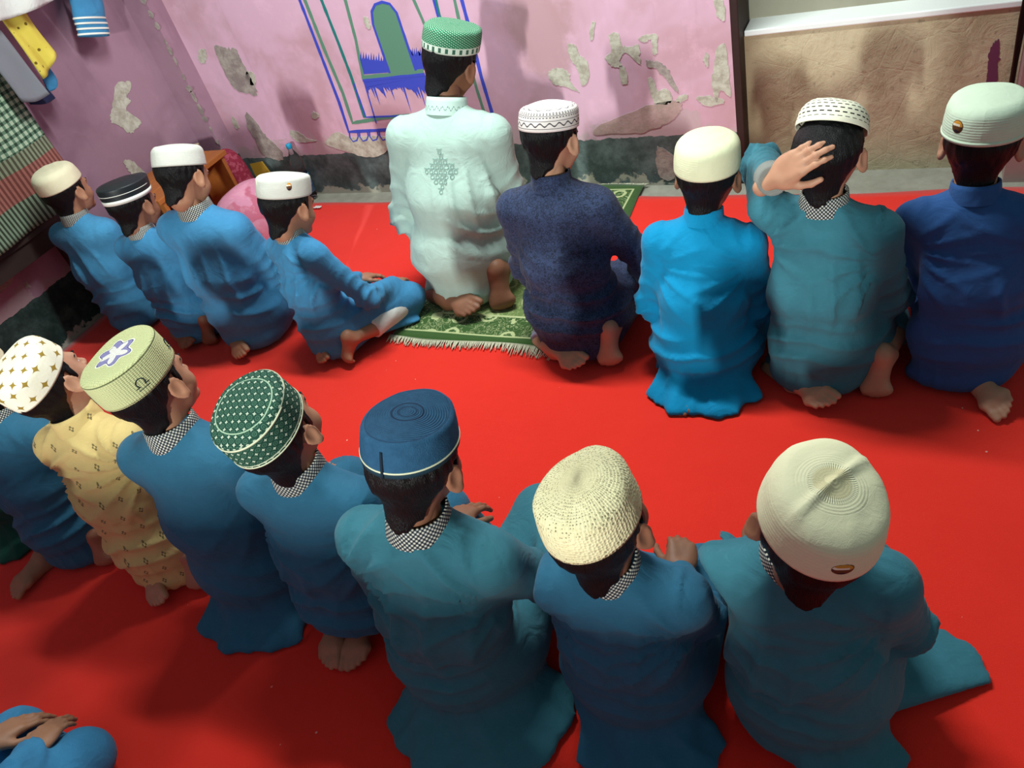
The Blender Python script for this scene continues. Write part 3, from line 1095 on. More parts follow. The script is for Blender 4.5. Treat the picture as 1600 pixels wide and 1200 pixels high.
c = k.mix(k.m2('MULTIPLY', top, k.below(k.m2('ABSOLUTE', k.m2('SUBTRACT', r, R0)), .0014)), c, srgb(232, 232, 222))
c = k.mix(k.m2('MULTIPLY', top, k.below(k.m2('ABSOLUTE', k.m2('SUBTRACT', r, k.m2('SUBTRACT', R0, .003)))  , .0009)), c, srgb(70, 72, 96))
c = k.mix(k.below(k.m2('ABSOLUTE', k.m2('SUBTRACT', v, .0665)), .0012), c, srgb(84, 92, 60))
k.col(c)
k.bump(k.m2('SUBTRACT', 1, h), .8, .003)
CAPM['knit'] = k.m
# dark green with white diamonds and rings
k, u, v, x, y, z, r = cap_base('dark_green_brocade')
top = k.m2('GREATER_THAN', v, .070)
uu = k.m2('ADD', k.m2('MULTIPLY', k.m2('MULTIPLY', u, 34), k.m2('SUBTRACT', 1, top)), k.m2('MULTIPLY', k.m2('MULTIPLY', x, 66), top))
vv = k.m2('ADD', k.m2('MULTIPLY', k.m2('MULTIPLY', v, 66), k.m2('SUBTRACT', 1, top)), k.m2('MULTIPLY', k.m2('MULTIPLY', y, 66), top))
fu, fv = k.m2('ABSOLUTE', k.m2('SUBTRACT', k.m2('FRACT', uu), .5)), k.m2('ABSOLUTE', k.m2('SUBTRACT', k.m2('FRACT', vv), .5))
dia = k.m2('LESS_THAN', k.m2('ADD', k.m2('SQRT', fu), k.m2('SQRT', fv)), .60)
hole = k.m2('LESS_THAN', k.m2('ADD', fu, fv), .07)
gu, gv = k.m2('SUBTRACT', .5, fu), k.m2('SUBTRACT', .5, fv)
rr = k.m2('SQRT', k.m2('ADD', k.m2('POWER', gu, 2), k.m2('POWER', gv, 2)))
ring = k.m2('LESS_THAN', k.m2('ABSOLUTE', k.m2('SUBTRACT', rr, .27)), .045)
dot = k.m2('LESS_THAN', rr, .08)
c = k.mix(k.noise(k.tc(), 200, 2), srgb(18, 52, 44), srgb(36, 76, 62))
c = k.mix(k.m2('MULTIPLY', k.m2('MAXIMUM', ring, dot), .45), c, srgb(96, 136, 112))
c = k.mix(k.m2('MULTIPLY', dia, k.m2('SUBTRACT', 1, hole)), c, srgb(204, 216, 194))
for lv in (.0655, .009):
    c = k.mix(k.below(k.m2('ABSOLUTE', k.m2('SUBTRACT', v, lv)), .0012), c, srgb(196, 206, 178))
c = k.mix(k.m2('MULTIPLY', top, k.below(k.m2('ABSOLUTE', k.m2('SUBTRACT', r, .063)), .0013)), c, srgb(150, 176, 150))
k.col(c)
k.bump(k.m2('ADD', dia, k.m2('MULTIPLY', ring, .6)), .5, .002)
CAPM['brocade'] = k.m
# blue knit with ridged crown
k, u, v, x, y, z, r = cap_base('blue_knit')
rg = k.m2('SINE', k.m2('MULTIPLY', r, 2 * PI / .0042))
top = k.m2('GREATER_THAN', v, .068)
n = k.noise(k.tc(), 55, 4, .65)
c = k.mix(n, srgb(22, 56, 84), srgb(44, 90, 124))
c = k.mix(k.m2('MULTIPLY', k.below(k.m2('ABSOLUTE', k.m2('SUBTRACT', r, .027)), .0016), top), c, srgb(20, 44, 70))
c = k.mix(k.m2('MULTIPLY', k.m2('MULTIPLY', k.below(k.m2('ABSOLUTE', k.m2('SUBTRACT', k.m2('ADD', r, k.m2('MULTIPLY', k.noise(k.tc(), 130, 2), .006)), .0185)), .0018), top), .8), c, srgb(22, 50, 78))
c = k.mix(k.m2('MULTIPLY', k.below(k.m2('ABSOLUTE', k.m2('SUBTRACT', v, .0665)), .0012), .7), c, srgb(22, 50, 78))
c = k.mix(k.m2('LESS_THAN', v, .0085), c, srgb(24, 50, 64))
k.col(c)
k.bump(k.m2('ADD', k.m2('MULTIPLY', rg, top), k.m2('MULTIPLY', k.noise(k.tc(), 420, 2), .8)), .6, .0022)
CAPM['blue'] = k.m
# cream crochet
k, u, v, x, y, z, r = cap_base('cream_crochet')
top = k.m2('GREATER_THAN', v, .066)
kn = k.vor(k.comb(k.m2('MULTIPLY', u, 92), k.m2('MULTIPLY', v, 190), 0), 1.0, 'F1', .5)
an = k.m2('ARCTAN2', y, x)
kt = k.vor(k.comb(k.m2('MULTIPLY', an, 14), k.m2('MULTIPLY', r, 210), 0), 1.0, 'F1', .35)
h = k.m2('ADD', k.m2('MULTIPLY', kn, k.m2('SUBTRACT', 1, top)), k.m2('MULTIPLY', kt, top))
holes = k.m2('MULTIPLY', k.below(h, .23), k.m2('MULTIPLY', k.m2('GREATER_THAN', r, .030), k.m2('SUBTRACT', 1, k.m2('MULTIPLY', k.below(v, .05), k.m2('GREATER_THAN', v, .012)))))
c = k.mix(k.noise(k.tc(), 40, 3), srgb(222, 216, 178), srgb(200, 192, 150))
c = k.mix(k.m2('MULTIPLY', holes, .75), c, srgb(72, 64, 44))
c = k.mix(k.m2('MULTIPLY', k.below(h, .2), .25), c, srgb(120, 110, 76))
k.col(c)
k.bump(k.m2('ADD', h, k.m2('MULTIPLY', k.noise(k.tc(), 120, 3), .5)), .8, .0035)
CAPM['crochet'] = k.m
# white with gold crosses
k, u, v, x, y, z, r = cap_base('white_with_gold_stars')
top = k.m2('GREATER_THAN', v, .066)
uu = k.m2('ADD', k.m2('MULTIPLY', k.m2('MULTIPLY', u, 13), k.m2('SUBTRACT', 1, top)), k.m2('MULTIPLY', k.m2('ADD', k.m2('MULTIPLY', x, 26), .5), top))
v2 = k.m2('ADD', k.m2('MULTIPLY', k.m2('MULTIPLY', v, 28), k.m2('SUBTRACT', 1, top)), k.m2('MULTIPLY', k.m2('MULTIPLY', y, 26), top))
uu = k.m2('ADD', uu, k.m2('MULTIPLY', k.m2('MODULO', k.m2('FLOOR', v2), 2), .5))
fu, fv = k.m2('ABSOLUTE', k.m2('SUBTRACT', k.m2('FRACT', uu), .5)), k.m2('ABSOLUTE', k.m2('SUBTRACT', k.m2('FRACT', v2), .5))
st = k.m2('LESS_THAN', k.m2('ADD', k.m2('SQRT', fu), k.m2('SQRT', fv)), .62)
n = k.noise(k.tc(), 30, 4)
c = k.mix(n, srgb(226, 222, 196), srgb(238, 236, 222))
c = k.mix(st, c, srgb(150, 124, 52))
k.col(c)
k.bump(k.m2('ADD', st, k.m2('MULTIPLY', k.noise(k.tc(), 160, 3), .5)), .5, .0022)
CAPM['stars'] = k.m
# emerald with white dashes, white band with green bars
k, u, v, x, y, z, r = cap_base('emerald_brocade')
a1 = k.m2('FRACT', k.m2('ADD', k.m2('MULTIPLY', u, 44), k.m2('MULTIPLY', v, 150)))
a2 = k.m2('FRACT', k.m2('SUBTRACT', k.m2('MULTIPLY', u, 44), k.m2('MULTIPLY', v, 150)))
d = k.m2('MULTIPLY', k.m2('LESS_THAN', a1, .30), k.m2('LESS_THAN', a2, .62))
c = k.mix(k.noise(k.tc(), 140, 2), srgb(20, 96, 66), srgb(44, 132, 92))
c = k.mix(k.m2('MULTIPLY', d, .8), c, srgb(206, 226, 208))
band = k.m2('LESS_THAN', v, .020)
bars = k.m2('LESS_THAN', k.m2('FRACT', k.m2('MULTIPLY', u, 26)), .42)
bars = k.m2('MULTIPLY', bars, k.m2('MULTIPLY', k.m2('GREATER_THAN', v, .004), k.m2('LESS_THAN', v, .017)))
bc = k.mix(bars, srgb(206, 222, 208), srgb(60, 100, 84))
k.col(k.mix(band, c, bc))
k.bump(d, .4, .002)
CAPM['emerald'] = k.m
# off-white with black waves and dots
k, u, v, x, y, z, r = cap_base('white_with_black_waves')
c = k.mix(k.noise(k.tc(), 30, 3), srgb(222, 212, 210), srgb(236, 230, 226))
w = k.m2('MULTIPLY', k.m2('SINE', k.m2('MULTIPLY', u, 2 * PI * 20)), .0042)
lines = k.below(k.m2('ABSOLUTE', k.m2('SUBTRACT', k.m2('SUBTRACT', v, .019), w)), .0021)
for lv in (.0085, .029, .0425):
    lines = k.m2('MAXIMUM', lines, k.below(k.m2('ABSOLUTE', k.m2('SUBTRACT', v, lv)), .0008))
fdu = k.m2('ABSOLUTE', k.m2('SUBTRACT', k.m2('FRACT', k.m2('MULTIPLY', u, 56)), .5))
for lv in (.038, .0465, .0505):
    lines = k.m2('MAXIMUM', lines, k.m2('MULTIPLY', k.below(k.m2('ABSOLUTE', k.m2('SUBTRACT', v, lv)), .0014), k.m2('LESS_THAN', fdu, .27)))
w2 = k.m2('MULTIPLY', k.m2('SINE', k.m2('MULTIPLY', u, 2 * PI * 16)), .0035)
lines = k.m2('MAXIMUM', lines, k.below(k.m2('ABSOLUTE', k.m2('SUBTRACT', k.m2('SUBTRACT', v, .064), w2)), .0016))
k.col(k.mix(k.m2('MULTIPLY', lines, .9), c, srgb(40, 36, 44)))
k.bump(lines, .5, .0015)
CAPM['waves'] = k.m
# white with rows of black dashes
k, u, v, x, y, z, r = cap_base('white_with_black_dashes')
row = k.m2('FRACT', k.m2('MULTIPLY', v, 95))
dash = k.m2('MULTIPLY', k.m2('LESS_THAN', row, .30), k.m2('LESS_THAN', k.m2('FRACT', k.m2('ADD', k.m2('MULTIPLY', u, 30), k.m2('MULTIPLY', k.m2('FLOOR', k.m2('MULTIPLY', v, 95)), .4))), .62))
dash = k.m2('MULTIPLY', dash, k.m2('GREATER_THAN', v, .012))
k.col(k.mix(dash, srgb(230, 228, 206), srgb(44, 42, 40)))
k.bump(dash, .4, .0015)
CAPM['dashes'] = k.m
CAPM['black'] = plain('black_velvet', srgb(26, 34, 38), .45, .4, (120, .3, .0015))
M_WHITEBAND = plain('white_ribbon', srgb(226, 228, 220), .7, .3)
M_PIPING = plain('pale_piping', srgb(206, 210, 180), .7, .3)
M_DARKSEAM = plain('dark_seam', srgb(16, 32, 46), .8, .2)
k = MB('round_badge', .5, .4)
x, y, z = k.sep(k.tc('UV'))
r = k.m2('SQRT', k.m2('ADD', k.m2('POWER', x, 2), k.m2('POWER', y, 2)))
c = k.mix(k.m2('GREATER_THAN', y, .1), srgb(40, 36, 50), srgb(206, 140, 40))
c = k.mix(k.m2('LESS_THAN', k.m2('ABSOLUTE', k.m2('SUBTRACT', y, k.m2('MULTIPLY', k.m2('ABSOLUTE', x), -.5))), .30), c, srgb(96, 60, 34))
c = k.mix(k.m2('MULTIPLY', k.m2('LESS_THAN', k.m2('ABSOLUTE', k.m2('SUBTRACT', y, .30)), .16), k.m2('LESS_THAN', x, .5)), c, srgb(236, 226, 206))
c = k.mix(k.m2('GREATER_THAN', r, .86), c, srgb(120, 84, 40))
k.col(c)
M_BADGE = k.m


def cap_mesh(h=.072, flare=.98, round_=.016, dome=.006, crumple=.0, seed=0, crease=0.0):
    rx, ry = .081, .0965
    nz = Noise(seed + 300)
    prof = [(.955, .012, -.012), (.975, .001, -.002), (1.0, 0.0, 0.0)]
    n = 9
    for i in range(1, n + 1):
        t = i / n
        prof.append((1 + (flare - 1) * t + .012 * math.sin(PI * t), (h - round_) * t, None))
    kx = round_ / .088
    for i in range(1, 7):
        a = i / 6 * PI / 2
        prof.append((flare - kx + kx * math.cos(a), h - round_ + round_ * math.sin(a), None))
    rt = flare - kx
    m = 12
    for i in range(1, m + 1):
        t = i / m
        prof.append((rt * (1 - t), h + dome * (1 - (1 - t) ** 2), None))
    vs_, acc = [], 0.0
    for i, (r, z, v) in enumerate(prof):
        if v is not None: vs_.append(v)
        else:
            acc += math.hypot((r - prof[i - 1][0]) * .088, z - prof[i - 1][1])
            vs_.append(acc)
    seg = 64
    V, UV = [], []
    for (r, z, _), v in zip(prof, vs_):
        for s in range(seg + 1):
            a = 2 * PI * s / seg - PI / 2
            V.append((rx * r * math.cos(a), ry * r * math.sin(a), z))
            UV.append((s / seg, v))
    V = np.array(V)
    if crumple:
        wgt = np.clip(V[:, 2] / h, 0, 1) ** 1.2
        d = crumple * wgt * (.7 * nz(V, 34) + .5 * (ridge(nz(V, 22)) - .5))
        rad = V / (np.linalg.norm(V, axis=1, keepdims=True) + 1e-9)
        V = V + rad * d[:, None]
        V[:, 2] += d * .5
    if crease:
        ca, sa = math.cos(.75), math.sin(.75)
        q = V[:, 0] * sa - V[:, 1] * ca
        top = np.clip((V[:, 2] - h * .75) / (h * .2), 0, 1)
        V[:, 2] += crease * np.exp(-(q / .006) ** 2) * top - crease * .8 * top * np.clip(q / .06, -.4, 1)
    F, LU = [], []
    w = seg + 1
    for j in range(len(prof) - 1):
        for s in range(seg):
            f = (j * w + s, j * w + s + 1, (j + 1) * w + s + 1, (j + 1) * w + s)
            F.append(f)
            LU += [UV[i] for i in f]
    me = mesh_np('cap_crown', V, np.array(F), uv=LU)
    return me, lambda th, z: np.array([rx * np.interp(z, [p[1] for p in prof[2:18]], [p[0] for p in prof[2:18]]) * math.cos(th - PI / 2), ry * np.interp(z, [p[1] for p in prof[2:18]], [p[0] for p in prof[2:18]]) * math.sin(th - PI / 2), z])


def cap_ring(pos, z0, z1, thick=.0012, name='band'):
    """a ribbon sewn round the side of the cap"""
    seg = 64
    V, F = [], []
    for s in range(seg):
        th = 2 * PI * s / seg
        a, b = pos(th, z0), pos(th, z1)
        n = np.array([a[0], a[1], 0])
        n /= np.linalg.norm(n)
        V += [a - n * .001, a + n * thick, b + n * thick, b - n * .001]
    for s in range(seg):
        p, q = 4 * s, 4 * ((s + 1) % seg)
        for i in range(4): F.append((p + i, q + i, q + (i + 1) % 4, p + (i + 1) % 4))
    return mesh_np(name, np.array(V), np.array(F))


def cap_badge(pos, th, z, w, h):
    V, F, LU = [], [], []
    rings, seg = 3, 20
    uvs = []
    for lift in (.0016,):
        for i in range(rings + 1):
            for s in range(seg):
                a = 2 * PI * s / seg
                x, y = i / rings * math.cos(a), i / rings * math.sin(a)
                p = pos(th + x * w / .088, z + y * h)
                n = np.array([p[0], p[1], 0])
                n /= np.linalg.norm(n)
                V.append(p + n * (lift if i < rings else -.0005))
                uvs.append((x * rings / max(rings - .01, 1) if i < rings else x, y))
    for i in range(rings):
        for s in range(seg):
            f = (i * seg + s, i * seg + (s + 1) % seg, (i + 1) * seg + (s + 1) % seg, (i + 1) * seg + s)
            F.append(f[::-1])
            LU += [uvs[q] for q in f[::-1]]
    return mesh_np('badge', np.array(V), np.array(F), uv=LU)


def strip_on_cap(pos, pts, w, thick=.0012, name='seam'):
    """narrow strip along (theta, z) points on the cap's side"""
    P3 = [Vector(pos(t, z)) for t, z in pts]
    P3 = [p + Vector((p.x, p.y, 0)).normalized() * thick * .5 for p in P3]
    return mesh_np(name, *tube_vf(P3, w, 6))


# ------------------------------------------------------------------ skeleton and clothes
def dvec(a, sd):
    a, sd = math.radians(a), math.radians(sd)
    return np.array([math.sin(sd), math.sin(a) * math.cos(sd), math.cos(a) * math.cos(sd)])


def skeleton(lean, side, neck, hside, curv=8, twist=0):
    p0 = np.array([0, 0, .15])
    p1 = p0 + .17 * dvec(lean - curv, side)
    up = dvec(lean + curv, side)
    p2 = p1 + .20 * up
    r = rotm('z', -twist) @ np.array([1.0, 0, 0])
    r = unit(r - r.dot(up) * up)
    fw = np.cross(up, r)
    nd = dvec(lean + curv + neck - 5, side + hside)
    return dict(p0=p0, p1=p1, p2=p2, r=r, f=fw, u=up, nd=nd, hc=p2 + .135 * nd + np.array([0, .018, 0]))


def hem_fold(P, fl):
    """loose hem of the tunic spread over the floor: a few flattened folds running out from under the sitter"""
    ang, half, r0, r1, seed = fl[:5]
    r = random.Random(seed)
    a0 = math.radians(ang)
    d, p = np.array([math.cos(a0), math.sin(a0), 0]), np.array([-math.sin(a0), math.cos(a0), 0])
    w0 = (r0 + .05) * math.tan(math.radians(half))
    c = np.array([0, -.02, 0])
    n = max(3, int(round(w0 * 2 / .032)))
    out = None
    for i in range(n):
        q = 2 * i / (n - 1) - 1
        L = r1 - .03 * abs(q) ** 2 + r.uniform(-.014, .014)
        a = c + d * r0 * .8 + p * q * w0 * .9 + np.array([0, 0, .045])
        b = c + d * L + p * (q * w0 * 1.22 + r.uniform(-.008, .008)) + np.array([0, 0, .006 + r.uniform(0, .005)])
        e = d_ecap(P, a, b, (.030, .028), (.024 + r.uniform(0, .006), .011), p, unit(np.cross(p, b - a)))
        out = e if out is None else smin(out, e, .018)
    return out


PREV = []


CAPMESH = {}


def person(spec):
    g = spec.get
    X, Y, hd, s, lean, side, neck, hside = spec['fit']
    K = skeleton(lean, side, neck, hside, g('curv', 8), g('twist', 0))
    p0, p1, p2, r, fw, up, hc = (K[q] for q in ('p0', 'p1', 'p2', 'r', 'f', 'u', 'hc'))
    root = tag(empty('person', (X, Y, g('z', 0)), math.radians(hd)), spec['label'], 'person', g('group'))
    hs = g('hs', .96)
    seed = spec['seed']
    nz = Noise(seed)
    shd = {sg: p2 + sg * .122 * r - .045 * up + np.array(g('sh' + ('R' if sg > 0 else 'L'), (0, 0, 0))) for sg in (-1, 1)}
    elb = {-1: np.array(g('elL', (-.165, .06, .235))), 1: np.array(g('elR', (.165, .06, .235)))}
    wri = {-1: np.array(g('wrL', (-.105, .205, .172))), 1: np.array(g('wrR', (.105, .205, .172)))}
    hip = {-1: np.array((-.075, .03, .115)), 1: np.array((.075, .03, .115))}
    kne = {-1: np.array(g('knL', (-.115, .285, .078))), 1: np.array(g('knR', (.115, .285, .078)))}
    fat = g('fat', 1.0)

    # ---- tunic
    def tun(P):
        d = d_ell(P, p0 + np.array([0, -.012, .0]), (.142 * fat, .118, .115))
        d = smin(d, d_ecap(P, p0 + .03 * unit(p1 - p0), p1, (.122 * fat, .092), (.122 * fat, .088), r, fw), .05)
        d = smin(d, d_ecap(P, p1, p2 - .075 * up, (.122 * fat, .088), (.122 * fat, .076), r, fw), .05)
        d = smin(d, d_ecap(P, shd[-1] * .45 + (p2 - .05 * up) * .55, shd[1] * .45 + (p2 - .05 * up) * .55, (.05, .062), (.05, .062), up, fw), .04)
        d = smin(d, d_cap(P, p2 - .02 * up, p2 + .012 * K['nd'], .052, .046), .03)
        for sg in (-1, 1):
            d = smin(d, d_cap(P, p2 - .012 * up + sg * .02 * r, shd[sg], .044, .046), .04)
            cf = ('R' if sg > 0 else 'L') in g('cuffs', '')
            fore = d_cap(P, elb[sg], wri[sg], .045, .029 if cf else .036)
            if cf: fore = np.maximum(fore, ((P - wri[sg]) @ unit(wri[sg] - elb[sg])).astype(f32))
            arm = smin(d_cap(P, shd[sg], elb[sg], .049, .044), fore, .03)
            d = smin(d, arm, .034)
        lap = d_ell(P, (0, .15, .07), (.105, .18, .055))
        for sg in (-1, 1):
            lap = smin(lap, d_cap(P, hip[sg], kne[sg], .098, .072), .04)
        d = smin(d, lap, .045)
        if g('skirt', True):
            d = smin(d, d_ell(P, (0, -.028, .045), (.128 * fat, .098, .06)), .04)
        for fl in g('flaps', []): d = smin(d, hem_fold(P, fl), .022)
        return np.maximum(d, .004 - P[:, 2])

    Rw = rotm('z', hd)

    def touching(P):
        """the tunic, pressed flat where it leans against the sitters already placed"""
        return away(P, tun(P))

    def away(P, d):
        for (fx, pos2, R2, s2) in PREV:
            if math.hypot(pos2[0] - X, pos2[1] - Y) > .75: continue
            Q2 = ((P * s) @ Rw.T + np.array([X - pos2[0], Y - pos2[1], 0])) @ R2 / s2
            m = (np.abs(Q2[:, 0]) < .32) & (Q2[:, 1] > -.3) & (Q2[:, 1] < .46) & (d < .05)
            if not m.any(): continue
            dk = fx(Q2[m].astype(f32)) * (s2 / s)
            d[m] = smax(d[m], .026 - dk, .030)
        return d
    lo = np.array([-.34, -.26, -.01])
    hi = np.array([.34, .41, .66])
    for fl in g('flaps', []):
        e = np.array([(fl[3] + .06) * math.cos(math.radians(fl[0])), (fl[3] + .06) * math.sin(math.radians(fl[0])) - .02, 0])
        lo, hi = np.minimum(lo, e - [.06, .03, 0]), np.maximum(hi, e + [.06, .03, 0])
    for q in list(elb.values()) + list(wri.values()) + [shd[-1], shd[1], p2]:
        lo, hi = np.minimum(lo, q - .075), np.maximum(hi, q + .075)
    hi[2] = max(p2[2] + .07, wri[-1][2] + .05, wri[1][2] + .05, elb[-1][2] + .07, elb[1][2] + .07)
    lo[2] = -.01
    V, Q = surf(touching, lo, hi, .008 if Y < 1.2 else .0088)
    limbs = []
    V = smooth(V, Q, 3)
    N = vnormals(V, Q)
    x, y, z = V.T
    axis = p2 - p0
    u = ((V - p0) @ axis) / (axis @ axis)
    lat = (V - p0) @ r
    n1, n2 = nz(V, 9), nz(V[:, [1, 2, 0]], 16)
    arm_m = np.zeros(len(V))
    disp = np.zeros(len(V))
    for sg in (-1, 1):
        for a, b, nrg in ((shd[sg], elb[sg], 4.5), (elb[sg], wri[sg], 5.0)):
            ab = b - a
            t = np.clip(((V - a) @ ab) / (ab @ ab), -.2, 1.2)
            dd = np.linalg.norm(V - a - t[:, None] * ab, axis=1)
            m = np.clip(1 - (dd - .052) / .02, 0, 1) * (np.abs(lat) > .125)
            arm_m = np.maximum(arm_m, m)
            el = np.exp(-((t - (1 if nrg < 5 else 0)) / .55) ** 2)
            disp += m * el * .012 * (ridge(t * nrg + .35 * n1 + .8 * np.sin(lat * 30)) ** 1.5 - .35)
        # armhole seam
        sd = (V - (shd[sg] - sg * .012 * r)) @ (sg * r)
        near = (np.linalg.norm(V - shd[sg], axis=1) < .10)
        disp -= .0012 * np.exp(-(sd / .006) ** 2) * near
    tor = 1 - arm_m
    back = np.clip(-((V - p0) @ fw) / .05, 0, 1)
    # slack cloth gathered over the waist
    zw = .20 + .02 * math.sin(seed)
    wz = np.exp(-((z - zw) / .075) ** 2)
    rows = (z + .035 * n1 * .6 + (.22 * math.sin(seed * 1.7)) * lat + .25 * np.abs(lat)) / .052
    am = np.clip(.55 + .5 * n2, 0, 1.2)
    disp += tor * wz * am * .024 * (ridge(rows) ** 1.6 - .36)
    # pulls falling from the shoulder blades and armpits
    for sg in (-1, 1):
        c = shd[sg] - .06 * up
        w = V - c
        an = np.arctan2(-(w @ up), np.abs(w @ r) + .03)
        rad = np.linalg.norm(w, axis=1)
        m = np.clip((rad - .02) / .05, 0, 1) * np.exp(-(rad / .16) ** 2) * back * tor * (sg * lat > -.03)
        disp += m * .023 * (ridge(an * 2.3 + .25 * n1 + sg * .2 + seed) ** 2 - .3) * np.clip(.5 + .6 * nz(V, 7), 0, 1.3)
    vert = np.exp(-((u - .5) / .3) ** 2) * back * tor
    disp += vert * .017 * (ridge(lat / .062 + .3 * n1 + (u - .5) * math.sin(seed * 3) * 1.5) ** 2 - .3) * np.clip(.4 + .7 * n2, 0, 1.2)
    # seat and lap folds
    low = np.clip((.16 - z) / .08, 0, 1)
    disp += low * .007 * (ridge((np.arctan2(x, -y - .05)) * 2.2 + .4 * n1) ** 2 - .3) * am
    disp += .0018 * n2 * tor
    near = np.full(len(V), 1.0)
    for (fx, pos2, R2, s2) in PREV:
        if math.hypot(pos2[0] - X, pos2[1] - Y) > .75: continue
        Q2 = ((V * s) @ Rw.T + np.array([X - pos2[0], Y - pos2[1], 0])) @ R2 / s2
        near = np.minimum(near, fx(Q2.astype(f32)) * (s2 / s))
    disp *= np.clip((near - .034) / .03, .05, 1)
    V = V + N * disp[:, None]
    V[:, 2] = np.maximum(V[:, 2], .003)
    me = mesh_np('tunic', V * s, Q)
    link('tunic', me, root, CL[spec['tunic']])

    # ---- collar, standing round the neck and open at the throat
    nd = K['nd']
    cz = unit(nd * .6 + up * .4)
    cx = unit(r - r.dot(cz) * cz)
    cy = np.cross(cz, cx)
    CF_ = p2 + .010 * cz
    seg, rows_ = 40, 5
    CV, LU, CFa = [], [], []
    gap = .30
    for lay, off in ((0, .0022), (1, -.0022)):
        for j in range(rows_):
            t = j / (rows_ - 1)
            for i in range(seg + 1):
                a = PI / 2 + gap + (2 * PI - 2 * gap) * i / seg
                rr = .0560 - .006 * t + off
                CV.append(CF_ + cx * rr * math.cos(a) + cy * (rr + .003) * math.sin(a) + cz * (.000 + .044 * t))
    w = seg + 1
    NN = rows_ * w
    for j in range(rows_ - 1):
        for i in range(seg):
            a = j * w + i
            CFa.append((a, a + 1, a + w + 1, a + w))
            CFa.append((NN + a, NN + a + w, NN + a + w + 1, NN + a + 1))
    for i in range(seg):
        a = (rows_ - 1) * w + i
        CFa.append((a, a + 1, NN + a + 1, NN + a))
    uvf = lambda q: ((q % NN % w) / seg * 32.0, (q % NN // w) / (rows_ - 1) * 4.2)
    for f in CFa: LU += [uvf(q) for q in f]
    me = mesh_np('collar', np.array(CV) * s, np.array(CFa), uv=LU)
    o = link('collar', me, root, {'check': M_CHECK, 'mint': M_MINTC}.get(g('collar', 'check')) or CL[g('collar')])
    if g('collar', 'check') == 'check': o['label'] = 'black and white checked stand-up collar'

    for sd in g('cuffs', ''):
        sg = -1 if sd == 'L' else 1
        ax = unit(wri[sg] - elb[sg])
        xa = unit(np.cross(ax, (0, 0, 1)))
        ya = np.cross(ax, xa)
        CV, CFa, LU = [], [], []
        for j, (t_, rr) in enumerate(((-.046, .0385), (.007, .0345), (.007, .029), (.003, .016))):
            for i in range(25):
                a = 2 * PI * i / 24
                CV.append(wri[sg] + ax * t_ + (xa * math.cos(a) + ya * math.sin(a)) * rr)
        for j in range(3):
            for i in range(24):
                f = (j * 25 + i, j * 25 + i + 1, (j + 1) * 25 + i + 1, (j + 1) * 25 + i)
                CFa.append(f)
                LU += [((q % 25) / 24 * 22.0, (q // 25) * 4.4) for q in f]
        o = link('sleeve_cuff', mesh_np('cuff', np.array(CV) * s, np.array(CFa), uv=LU), root, M_CHECK)
        o['label'] = 'black and white checked sleeve cuff'
    # ---- body: head, hands, feet and the figure under the clothes
    hp, hy, hr = g('head', (0, 0, 0))
    HM = rotm('z', hy) @ rotm('x', -hp) @ rotm('y', hr + side * .6 + hside)
    HC = hc * s
    M4 = np.eye(4)
    M4[:3, :3], M4[:3, 3] = HM, HC
    parts = [xf(HEAD, M4, hs)]
    n0, n1_ = (p2 - .04 * up) * s, HC + HM @ np.array([0, -.018, -.045]) * hs
    lo_, hi_ = np.minimum(n0, n1_) - .07, np.maximum(n0, n1_) + .07
    parts.append(surf(lambda P: d_cap(P, n0, n1_, .045 * hs, .042 * hs), lo_, hi_, .006))

    def inner(P):
        d = d_ecap(P, p0, p1, (.10, .08), (.10, .07), r, fw)
        d = smin(d, d_ecap(P, p1, p2 - .075 * up, (.10, .07), (.105, .06), r, fw), .03)
        d = smin(d, d_cap(P, p2 - .05 * up, p2, .040, .036), .03)
        for sg in (-1, 1):
            d = smin(d, d_cap(P, p2 - .02 * up, shd[sg], .032, .034), .02)
            d = smin(d, np.minimum(d_cap(P, shd[sg], elb[sg], .036, .029), d_cap(P, elb[sg], wri[sg], .029, .019)), .015)
            d = smin(d, d_cap(P, hip[sg], kne[sg], .070, .048), .03)
        return np.maximum(d, touching(P) + .012)
    parts.append(xf(surf(inner, lo, hi, .016), np.eye(4), s))
    for sg in (-1, 1):
        sd = 'R' if sg > 0 else 'L'
        pose, fy, bz = g('hand' + sd, ('rest', (-sg * .25, .9, -.35), (0, .3, 1)))
        M = frame_yz(wri[sg] * s, fy, bz)
        parts.append(xf(HAND[pose], M, g('hands', s * .98), mirror=(sg > 0)))
    shin = []
    feet = g('feet', {'L': ('lie', (-.105, -.078, .072), (.88, -.46, -.12), (.1, .5, -.86)), 'R': ('up', (.112, -.085, .150), (.03, -.24, -.97), (0, .97, -.24))})
    for sd, sg in (('L', -1), ('R', 1)):
        if sd not in feet: continue
        pose, h0, fy, fz = feet[sd]
        M = frame_yz(np.array(h0) * s, fy, fz)
        parts.append(xf(FOOT[pose], M, s * g('fs', 1.02), mirror=(sg < 0)))
        limbs.append((M[:3, :3] @ np.array([0, .02, .025]) + M[:3, 3] / s, M[:3, :3] @ np.array([0, .13, .018]) + M[:3, 3] / s, .034))
        a_loc = np.array([0, .036, .052]) + (np.array([0, -.012, .085]) if pose == 'up' else np.array([0, -.085, .04]))
        shin.append((kne[sg], (M[:3, :3] @ (a_loc * s * 1.02) + M[:3, 3]) / s))
    V, Q = cat_meshes(parts)
    V[:, 2] = np.maximum(V[:, 2], .0035)
    link('body', mesh_np('body', V, Q), root, SKIN[g('skin', 'mid')])
